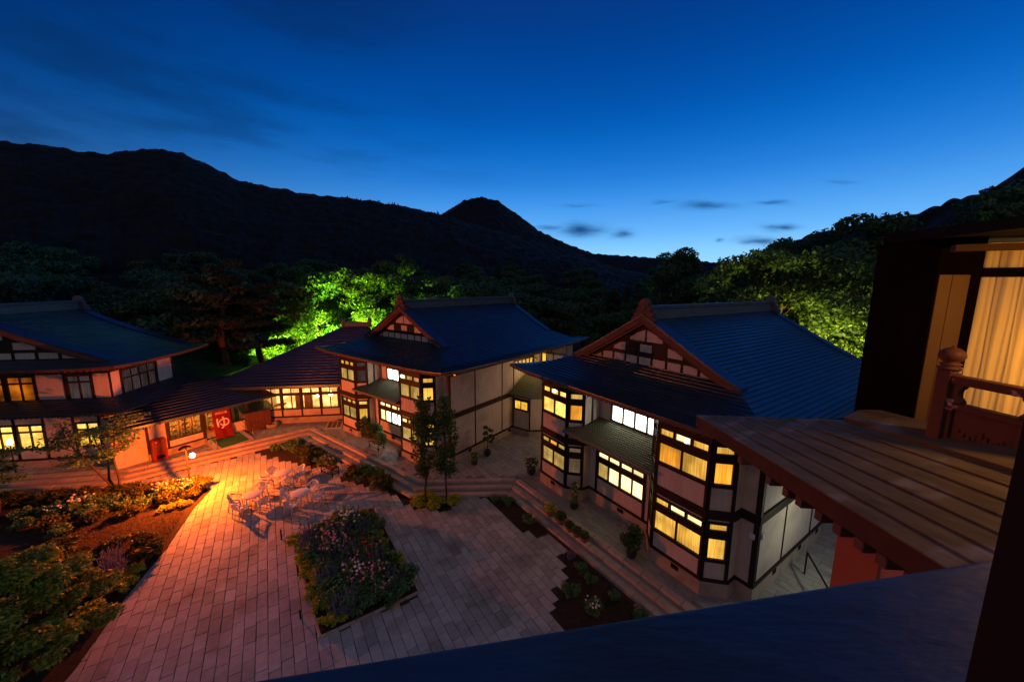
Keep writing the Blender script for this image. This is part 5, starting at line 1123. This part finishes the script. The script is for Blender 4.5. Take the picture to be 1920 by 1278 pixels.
# stone basin and cellar hatch by the dining wing
bs = thing('stone_basin', 'rough stone water basin beside the shed', 'basin', (-19.0, 27.7, TZ)); b = MB(); b.lathe([(.34, 0), (.42, .15), (.38, .3), (.3, .3), (.26, .2), (.01, .18)], n=14); b.build('bowl', M['stone'], bs); b = MB(); b.lathe([(.2, 0), (.26, .12), (.18, .3), (.05, .36)], (.1, .35, .0), 9); b.build('rock', M['stone'], bs)
ht = thing('cellar_hatch', 'framed hatch leaning against the foot of the middle house corner', 'hatch', (-14.1, 27.9, TZ), math.radians(12)); b = MB(); b.hexa([(-.6, -.5, .0), (.6, -.5, 0), (.6, .4, 0), (-.6, .4, 0), (-.6, -.5, .05), (.6, -.5, .05), (.6, .4, .3), (-.6, .4, .3)]); b.build('frame', M['kerb'], ht); b = MB(); [b.hexa([(-.5 + k * .35, -.42, .062), (-.22 + k * .35, -.42, .062), (-.22 + k * .35, .32, .29), (-.5 + k * .35, .32, .29), (-.5 + k * .35, -.42, .075), (-.22 + k * .35, -.42, .075), (-.22 + k * .35, .32, .303), (-.5 + k * .35, .32, .303)]) for k in range(3)]; b.build('hatch_boards', M['kiosk'], ht)

# ------------------------------------------------------------------ garden furniture
def make_chair():
    t = thing('garden_chair', 'x', 'chair', (0, 0, 0)); m = M['resin']
    b = MB(); n = 14; pts = [(.23 * math.copysign(abs(math.cos(a)) ** .7, math.cos(a)), .22 * math.copysign(abs(math.sin(a)) ** .7, math.sin(a))) for a in [2 * PI * i / n for i in range(n)]]; b.prism(pts, .40, .43); bevel(b.build('seat', m, t), .008, 2)
    b = MB(); arc = [(.27, -.20, .60), (.29, .02, .64), (.27, .20, .72), (.17, .29, .80), (0, .32, .83), (-.17, .29, .80), (-.27, .20, .72), (-.29, .02, .64), (-.27, -.20, .60)]
    b.tube(arc, [.03] * 9, 8); bk = b.build('backrest', m, t, True)
    for x in (-.14, -.07, 0, .07, .14): b = MB(); b.obox((x, .255, .62), (.027, 0, 0), (0, .010, 0), (0, .055 * 1.0, .19)); b.build('back_slat', m, bk)
    for sx in (-1, 1):
        b = MB(); b.tube([(sx * .27, -.20, .60), (sx * .25, -.22, .42), (sx * .27, -.25, 0)], [.026, .03, .024], 7); b.build('leg', m, t, True); b = MB(); b.tube([(sx * .27, .20, .70), (sx * .22, .22, .42), (sx * .25, .28, 0)], [.024, .03, .024], 7); b.build('leg', m, t, True)
    return t
def make_table():
    t = thing('garden_table', 'x', 'table', (0, 0, 0)); m = M['resin']; b = MB(); b.lathe([(.02, .675), (.42, .68), (.455, .69), (.46, .71), (.44, .72), (.02, .722)], n=32); b.build('tabletop', m, t, True)
    for k in range(4): a = PI / 4 + k * PI / 2; b = MB(); b.tube([(.28 * math.cos(a), .28 * math.sin(a), .69), (.30 * math.cos(a), .30 * math.sin(a), .35), (.33 * math.cos(a), .33 * math.sin(a), 0)], [.03, .026, .022], 8); b.build('leg', m, t, True)
    return t
ch0, tb0 = make_chair(), make_table()
TT = [(-13.64, 17.85, 'the lamp-side table', [(-168, .80), (100, .78), (-20, .74), (-95, .80)]), (-11.22, 18.05, 'the table nearest the rose bed', [(172, .78), (75, .78), (15, .86), (-95, .74)]), (-13.45, 20.1, 'the table nearest the far corner bed', [(160, .80), (40, .86), (-135, .78), (-45, .76)])]
first = True; dirs = ['lamp side', 'far side', 'house side', 'near side']
for i, (x, y, nm, chs) in enumerate(TT):
    lb = ['white round garden table closest to the glowing lamp', 'white round garden table closest to the rose bed', 'white round garden table furthest back, near the corner flower bed'][i]
    if i == 0: tb0.location = (x, y, .012); tb0.rotation_euler = (0, 0, .3); tb0['label'] = lb; tb0['group'] = 'round garden tables'
    else: dup(tb0, (x, y, .012), .3 + i, lb, 'round garden tables')
    for j, (deg, rr) in enumerate(chs):
        a = math.radians(deg); cx, cy = x + rr * math.cos(a), y + rr * math.sin(a); rz = a - PI / 2 + rng.uniform(-.25, .25); lb = f'white plastic armchair on the {dirs[j]} of {nm}'
        if first: ch0.location = (cx, cy, .012); ch0.rotation_euler = (0, 0, rz); ch0['label'] = lb; ch0['group'] = 'white garden chairs'; first = False
        else: dup(ch0, (cx, cy, .012), rz, lb, 'white garden chairs')
for x, y, h in ((-10.6, 15.35, .5), (-7.4, 11.3, .35)):
    o = thing('marker_stake', 'short dark stake at the ' + ('far' if y > 13 else 'near') + ' left corner of the rose bed', 'stake', (x, y, 0)); b = MB(); b.tube([(0, 0, 0), (0, 0, h)], [.03, .03], 8); b.build('rod', M['iron'], o)
# lane between the right house and the wooden balcony
point('lane_light', (11.8, 11.3, 3.4), (.95, 1, .68), 62, .1)
lw = thing('lane_lamp', 'small wall lamp over the lane beside the right house', 'lamp', (11.8, 11.3, 3.5)); b = MB(); b.lathe([(.02, .2), (.14, .12), (.15, .0)], n=12); b.build('shade', M['iron'], lw)
hr = thing('handrail', 'dark iron handrail in the lane beside the right house', 'handrail', (11.3, 12.1, TZ), math.radians(-20)); b = MB(); b.tube([(0, -.9, .9), (0, .9, .95)], .035, 8); b.build('rail', M['iron'], hr); [MB.build((lambda b: (b.tube([(0, yy, 0), (0, yy, .9)], .03, 8), b)[1])(MB()), 'post', M['iron'], hr) for yy in (-.9, .9)]
for u in ((10.5, 1.10, -90), (10.66, 1.35, 0)):
    x, y = frame_pt(H3, u[0], u[1]); o = thing('wall_lamp', 'small square wall lamp on the ' + ('front' if u[2] else 'side') + ' of the right house corner', 'lamp', (x, y, TZ + .08 + 2.5), H3[2]); b = MB(); b.box(-.09, .09, -.09, .09, -.1, .1); bevel(b.build('housing', M['resin'], o), .02, 1)
for dx in (-.25, .2):
    x, y = frame_pt(H2, 10.61 + dx, .95 if dx < 0 else 1.5); o = thing('eave_lamp', 'tiny orange lamp under the eave corner of the middle house, ' + ('front' if dx < 0 else 'side'), 'lamp', (x, y, TZ + 5.78)); b = MB(); b.lathe([(.01, .07), (.06, .04), (.07, 0), (.05, -.05), (.01, -.06)], n=10); b.build('glass_shade', lampmat('eave_glow', (1, .3, .05), 1.2), o, True)
# hanging lamps inside the right house's left bay
x, y = frame_pt(H3, 1.05, -.0); 

# ------------------------------------------------------------------ hills
def hill(name, prof_pts, dist, depth, base, seed, bump, m, back=200):
    """ridge given as (azimuth degrees, height) at a distance; slopes forward to the valley"""
    az = np.array([p[0] for p in prof_pts]); hh = np.array([p[1] for p in prof_pts]); n, k = 700, 70; vs = []; 
    for j in range(k):
        f = j / (k - 1)
        for i in range(n):
            a = az[0] + (az[-1] - az[0]) * i / (n - 1); h = float(np.interp(a, az, hh)); d = dist + back * (f - .85) / .15 * 1.0 if f > .85 else dist - depth * (1 - f / .85)
            g_ = f / .85 if f <= .85 else 1 - (f - .85) / .15 * .7; g_ = g_ ** 1.15
            x, y = d * math.sin(math.radians(a)), d * math.cos(math.radians(a)); z = base + (h - base) * g_
            nz = noise.noise(Vector((x / 9, y / 9, seed))) * bump * (1 + 1.6 * max(0, 1 - f / .8)) + abs(noise.noise(Vector((x / 4, y / 4, seed + 3)))) * bump * .8 * (1 + 1.6 * max(0, 1 - f / .8)) + noise.noise(Vector((x / 60, y / 60, seed + 5))) * bump * 1.5 * (1 if f < .7 else max(0, (.85 - f) / .15))
            vs.append((x, y, z + nz))
    fs = [(j * n + i, j * n + i + 1, (j + 1) * n + i + 1, (j + 1) * n + i) for j in range(k - 1) for i in range(n - 1)]
    me = D.meshes.new(name); me.from_pydata(vs, [], fs); me.materials.append(m); me.polygons.foreach_set('use_smooth', [True] * len(fs)); me.update(); return link(name, me, kind='structure')
def ridge_from(pts, dist):
    out = []
    for px, py in pts:
        x = (px - 960) / F; y = (py - 639) / F; c, s = math.cos(PITCH), math.sin(PITCH); Y = c - y * s; Z = -s - y * c; h = math.hypot(x, Y); out.append((math.degrees(math.atan2(x, Y)), CZ + Z / h * dist))
    return out
A = [(-600, 330), (-300, 290), (0, 268), (100, 280), (200, 293), (240, 286), (290, 281), (340, 289), (390, 312), (450, 342), (560, 362), (640, 372), (700, 379), (760, 388), (830, 403), (900, 424), (990, 448), (1080, 474), (1150, 500), (1300, 530)]
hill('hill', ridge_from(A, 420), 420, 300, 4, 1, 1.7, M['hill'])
B = [(700, 470), (770, 430), (830, 400), (868, 375), (900, 368), (935, 377), (985, 412), (1010, 432), (1060, 455), (1110, 474), (1200, 480), (1350, 490), (1500, 500), (1800, 520)]
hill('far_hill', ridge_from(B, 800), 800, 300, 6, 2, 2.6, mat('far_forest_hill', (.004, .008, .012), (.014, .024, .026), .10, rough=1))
Cc = [(1380, 520), (1440, 470), (1515, 440), (1600, 422), (1690, 410), (1735, 392), (1780, 374), (1850, 345), (1920, 308), (2100, 225), (2600, 120), (3400, 60)]
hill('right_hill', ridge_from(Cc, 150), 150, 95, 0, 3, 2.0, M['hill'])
# conifers along the left ridge
r = random.Random(17); pr4 = [p for p in C.objects if p.name.startswith('conifer')][0]; RA = ridge_from(A, 415)
for k in range(26):
    px = 640 + 190 * r.random(); a, _ = ridge_from([(px, 400)], 415)[0]; h = float(np.interp(a, [q[0] for q in RA], [q[1] for q in RA])); dup(pr4, (415 * math.sin(math.radians(a)), 415 * math.cos(math.radians(a)), h - 3), r.uniform(0, 6), 'tiny pointed conifer on the skyline of the long left ridge', 'conifers on the ridge skyline', r.uniform(.25, .5))

# ------------------------------------------------------------------ foreground: balcony wing on the right
def ray(px, py):
    x = (px - 960) / F; y = (py - 639) / F; c, s = math.cos(-ROLL), math.sin(-ROLL); x, y = x * c - y * s, x * s + y * c; c, s = math.cos(PITCH), math.sin(PITCH); return Vector((x, c - y * s, -s - y * c))
O = Vector((0, 0, CZ)); ey = lambda px, py, Y: O + ray(px, py) * (Y / ray(px, py).y)
def on_plane(px, py, p, n): d = ray(px, py); return O + d * ((p - O).dot(n) / d.dot(n))
ax_ = ray(1038, 615).normalized()
T = ey(1305, 778, 6.2); Wp = ey(1600, 775, 4.25); nrm = ax_.cross(Wp - T).normalized(); nrm = nrm if nrm.z > 0 else -nrm
E2 = on_plane(1760, 1055, T, nrm); acr = (nrm.cross(ax_)).normalized(); acr = acr if (Wp - T).dot(acr) > 0 else -acr
width = (Wp - T).dot(acr); hipk = on_plane(1585, 787, T, nrm); 
wing = thing('balcony_wing', 'dark wooden wing with a carved balcony railing, glowing curtained window and sheeted lower roof', 'building', (0, 0, 0))
nstrip = 8; sw = width / nstrip; Lr = 9.5
def tail(w): # where the hip cuts each strip, measured along the eave axis from T towards the camera
    q0 = 0; q1 = (hipk - T).dot(-ax_); wk = (hipk - T).dot(acr); return q0 + (q1 - q0) * w / wk if w < wk else q1 + (w - wk) * 0
for i in range(nstrip):
    w0, w1 = i * sw, (i + 1) * sw - .004
    c = [T + acr * w0 - ax_ * tail(w0), T + acr * w1 - ax_ * tail(w1), T + acr * w1 - ax_ * Lr, T + acr * w0 - ax_ * Lr]; up = nrm * (.018)
    b = MB(); q = [c[3], c[2], c[1], c[0]]; lo = [p - nrm * .01 for p in q]; hi = [q[0] + up * .5, q[1] + up * .1, q[2] + up * .1, q[3] + up * .5]
    b.hexa(lo + hi); b.build('roof_sheet', M['board'], wing)
    if i: b = MB(); b.hexa([p + nrm * z + acr * s for z in (.002, .016) for p, s in ((c[3], -.010), (c[3], .010), (c[0], .010), (c[0], -.010))]); b.build('roof_seam', M['board'], wing)
b = MB(); dn = Vector((0, 0, -1)); f0, f1 = T + acr * .01, T - ax_ * Lr + acr * .01; b.hexa([f1 + dn * .20, f1 + dn * .20 + acr * .06, f0 + dn * .20 + acr * .06, f0 + dn * .20, f1 - nrm * .012, f1 + acr * .06 - nrm * .012, f0 + acr * .06 - nrm * .012, f0 - nrm * .012]); b.build('fascia', mat('fascia_wood', (.06, .022, .012), (.09, .035, .02), 3, rough=.7, bump=.3), wing)
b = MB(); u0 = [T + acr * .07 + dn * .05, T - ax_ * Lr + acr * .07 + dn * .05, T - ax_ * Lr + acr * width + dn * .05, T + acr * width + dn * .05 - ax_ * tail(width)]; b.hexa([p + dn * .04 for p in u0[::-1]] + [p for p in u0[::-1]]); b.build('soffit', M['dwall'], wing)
hz = Vector((acr.x, acr.y, 0)).normalized()
for px, py in ((1362, 838), (1412, 872), (1440, 893), (1466, 908), (1500, 932), (1537, 953), (1578, 978), (1623, 1003), (1680, 1035), (1750, 1075)):
    e = on_plane(px, py, T, nrm); s = (T - e).dot(ax_); c = T - ax_ * s + hz * .13 + dn * .26; b = MB(); b.obox(c, hz * .11, ax_ * .05, Vector((0, 0, .05))); bevel(b.build('rafter_end', M['redwood'], wing), .006, 1)
# flashing board along the wall
b = MB(); fl0, fl1 = T + acr * width - ax_ * tail(width), T + acr * width - ax_ * Lr; b.hexa([fl1 - acr * .16 + nrm * .02, fl1 + acr * .12 + nrm * .02, fl0 + acr * .12 + nrm * .02, fl0 - acr * .16 + nrm * .02, fl1 - acr * .16 + nrm * .045, fl1 + acr * .12 + nrm * .06, fl0 + acr * .12 + nrm * .06, fl0 - acr * .16 + nrm * .045]); b.build('flashing', M['board'], wing)
# column and lower wall
cA, cB = ey(1608, 778, 4.2), ey(1706, 806, 3.72); zt = 12.14
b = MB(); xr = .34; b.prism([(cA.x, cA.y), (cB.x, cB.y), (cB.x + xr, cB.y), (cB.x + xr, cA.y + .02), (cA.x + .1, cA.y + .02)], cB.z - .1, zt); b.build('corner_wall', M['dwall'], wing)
b = MB(); b.prism([(cA.x - .03, cA.y + .02), (cA.x + .05, cA.y - .14), (cA.x + .08, cA.y - .12), (cA.x, cA.y + .04)], cB.z - .1, zt - .02); b.build('corner_strip', M['dwall'], wing)
b = MB(); b.box(cB.x + .015, cB.x + .14, cB.y - .012, cB.y - .002, cB.z + .05, 11.78); b.build('jamb_board', M['jamb'], wing); b = MB(); b.box(cB.x + .148, cB.x + xr - .02, cB.y - .012, cB.y - .002, cB.z + .05, 11.78); b.build('jamb_board', M['jamb'], wing)
rw = ey(1575, 970, 4.0); 
b = MB(); b.prism([(rw.x, rw.y), (rw.x + .10, rw.y - .40), (9, rw.y - .40), (9, rw.y)], -.2, 9.25); b.build('lower_wall', M['rpaint'], wing)
b = MB(); b.prism([(rw.x + .125, rw.y - .405), (rw.x + .8, rw.y - 3.4), (9, rw.y - 3.4), (9, rw.y - .405)], -.2, 9.2); b.build('plaster_wall', mat('pink_plaster', (.62, .26, .18), (.68, .3, .22), 2), wing)
# window recess: frame, lintel, curtain
drape = D.materials.new('orange_drape'); drape.use_nodes = True; N_ = drape.node_tree.nodes; L_n = drape.node_tree.links; pb_ = N_['Principled BSDF']; pb_.inputs['Base Color'].default_value = (.75, .42, .18, 1); pb_.inputs['Roughness'].default_value = .9
tr_ = N_.new('ShaderNodeBsdfTranslucent'); tr_.inputs[0].default_value = (.95, .50, .14, 1); mx_ = N_.new('ShaderNodeMixShader'); mx_.inputs[0].default_value = .7; L_n.new(pb_.outputs[0], mx_.inputs[1]); L_n.new(tr_.outputs[0], mx_.inputs[2]); L_n.new(mx_.outputs[0], N_['Material Output'].inputs[0])
k0, k1 = Vector((cB.x + xr, cB.y + .06, 0)), Vector((cB.x + xr + 2.2, cB.y - 1.0, 0)); kt = (k1 - k0).normalized(); kp0, kp1 = (k0.x, k0.y), (k1.x, k1.y)
wbox(wing, 'window_post', kp0, kp1, -.02, .10, cB.z - .1, zt, -.05, .05, M['dwall']); wbox(wing, 'lintel', kp0, kp1, .10, 2.3, 11.76, 11.85, -.05, .06, M['dwall']); wbox(wing, 'sill', kp0, kp1, .10, 2.3, cB.z - .1, 10.36, -.05, .08, M['dwall'])
b = MB(); p0v, n_ = Vector(kp0), Vector((kt.y, -kt.x)); rows = []; kk = 260
for i in range(kk + 1):
    s = .1 + 2.2 * i / kk; dd = -.12 + .0035 * math.sin(i * .95 + math.sin(i * .31)) + .008 * math.sin(i * .33 + 1) + .0012 * math.sin(i * 2.1); q = p0v + Vector((kt.x, kt.y)) * s + n_ * dd; rows.append(q)
vs = []; 
for z in (10.3, 10.9, 11.4, 12.1): vs += [(q.x + .012 * math.sin(z * 3 + i * .3), q.y, z) for i, q in enumerate(rows)]
b.add(vs, [(j * (kk + 1) + i, j * (kk + 1) + i + 1, (j + 1) * (kk + 1) + i + 1, (j + 1) * (kk + 1) + i) for j in range(3) for i in range(kk)]); b.build('curtain', drape, wing, True)
wbox(wing, 'window_pane', kp0, kp1, .1, 2.3, 10.36, 11.76, -.02, -.01, glass())
b = MB(); tB = Vector(kp0); b.hexa([(cA.x + .02, cA.y + .03, zt), (cB.x + .0, cB.y - 3.2, zt), (9, cB.y - 3.2, zt), (9, cA.y + .03, zt), (cA.x + .02, cA.y + .03, zt + .1), (cB.x + .0, cB.y - 3.2, zt + .1), (9, cB.y - 3.2, zt + .1), (9, cA.y + .03, zt + .1)]); b.build('upper_eave', mat('black_eave', (.002, .002, .002), rough=.9), wing)  # eave in one even near-black colour
b = MB(); b.obox((cB.x + .9, cB.y - .65, 12.02), (kt * 1.1), (n_.x * .04, n_.y * .04, 0), (0, 0, .03)); b.build('head_beam', mat('head_beam_wood', (.05, .022, .01), (.07, .03, .015), 3), wing)
b = MB(); b.prism([(cB.x + .02, cB.y), (cB.x + xr + 3, cB.y), (cB.x + xr + 3, cB.y - 3.3), (cB.x + .35, cB.y - 3.3)], 10.02, 10.10); b.build('balcony_floor', M['dwall'], wing)
rl = thing('balcony_railing', 'worn red balcony railing with a ball-topped newel post and carved panel', 'railing', (0, 0, 0))
nw = ey(1768, 760, 3.25); nx_, ny_ = nw.x, nw.y; zt0 = ey(1780, 692, 3.25).z
b = MB(); b.box(nx_ - .055, nx_ + .055, ny_ - .055, ny_ + .055, 10.08, zt0); bevel(b.build('newel_post', M['worn'], rl), .008, 2)
b = MB(); b.lathe([(.045, 0), (.075, .01), (.08, .03), (.055, .04), (.07, .055), (.07, .065), (.045, .072), (.075, .10), (.088, .135), (.08, .17), (.05, .198), (.015, .21), (.01, .225), (.002, .228)], (nx_, ny_, zt0 - .01), 24); b.build('newel_finial', M['worn'], rl, True)
rd = Vector((.10, -1, 0)).normalized(); rn = Vector((-rd.y, rd.x, 0))
def rbar(name, s0, s1, z0, z1, w_, m): b = MB(); c = Vector((nx_, ny_, 0)) + rd * (s0 + s1) / 2; b.obox((c.x, c.y, (z0 + z1) / 2), rd * (s1 - s0) / 2, rn * w_ / 2, (0, 0, (z1 - z0) / 2)); return bevel(b.build(name, m, rl), .008, 2)
zr = zt0 - .04; rbar('top_rail', .05, 2.6, zr - .075, zr, .10, M['worn']); rbar('middle_rail', .05, 2.6, zr - .30, zr - .245, .10, M['worn']); rbar('bottom_rail', .05, 2.6, 10.10, 10.17, .11, M['worn'])
for k in range(4):
    s = .03 + k * .46; b = MB(); prf = [(.055, 0), (.055, .02), (.03, .05), (.024, .085), (.03, .12), (.055, .15), (.055, .17)]; c = Vector((nx_, ny_, 0)) + rd * (s + .05); vs = []; 
    for w_, z in prf: vs += [tuple(c - rd * w_ - rn * .03) [:2] + (zr - .245 + z,), tuple(c + rd * w_ - rn * .03)[:2] + (zr - .245 + z,), tuple(c + rd * w_ + rn * .03)[:2] + (zr - .245 + z,), tuple(c - rd * w_ + rn * .03)[:2] + (zr - .245 + z,)]
    b.add(vs, [(j * 4 + i, j * 4 + (i + 1) % 4, j * 4 + 4 + (i + 1) % 4, j * 4 + 4 + i) for j in range(6) for i in range(4)]); b.build('baluster', M['worn'], rl)
    rbar('stile', s, s + .06, 10.17, zr - .30, .07, M['worn'])
    p = rbar('carved_panel', s + .06, s + .46, 10.17, zr - .30, .03, M['worn'])
    b = MB(); r = random.Random(k)
    zc = (10.17 + zr - .30) / 2; c0 = Vector((nx_, ny_, 0)) + rd * (s + .26)
    for q in range(9):
        t_ = q / 8 * 2 - 1; c = c0 + rd * t_ * .14 - rn * .018; b.obox((c.x, c.y, zc + .025 * math.cos(t_ * 6)), rd * .014 * (1.3 - abs(t_)) + Vector((0, 0, .008)), rn * .008, (0, 0, .022 * (1.5 - abs(t_))))
    bevel(b.build('carving', M['worn'], p), .008, 2)
# lamp behind the curtain, and an unseen balcony lamp added to warm the roof
point('room_light', (6.15, 3.95, 11.0), (1, .68, .24), 55, .1)
point('balcony_ceiling_light', (4.15, 2.3, 11.6), (1, .48, .10), 36, .04)
# near rail (the viewer's own balcony) and the dark post at the right edge
Lz = 10.93; pA, pB = [O + ray(*q) * ((Lz - CZ) / ray(*q).z) for q in ((430, 1278), (1740, 1065))]; dd = (pB - pA).normalized(); pa, pb = pA - dd * 2.5, pB + dd * 1.2; nn = Vector((dd.y, -dd.x, 0))
nr = thing('near_handrail', 'broad blue-lit timber handrail running across the bottom edge of the view', 'handrail', (0, 0, 0))
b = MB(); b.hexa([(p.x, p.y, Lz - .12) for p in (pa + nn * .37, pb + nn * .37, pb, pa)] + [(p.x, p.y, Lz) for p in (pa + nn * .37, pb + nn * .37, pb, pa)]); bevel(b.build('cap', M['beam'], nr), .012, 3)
np_ = thing('near_post', 'black timber post at the right edge of the view', 'post', (0, 0, 0)); e = ey(1862, 1045, .36); b = MB(); b.box(e.x, e.x + .3, e.y - .3, e.y, Lz - 1.5, 14); b.build('shaft', mat('black_timber', (.004, .004, .004), rough=.8), np_)

# the plant prototypes themselves go: every planted copy keeps its own mesh data
for p in PP.values():
    for ch in list(p.children): D.objects.remove(ch)
    D.objects.remove(p)
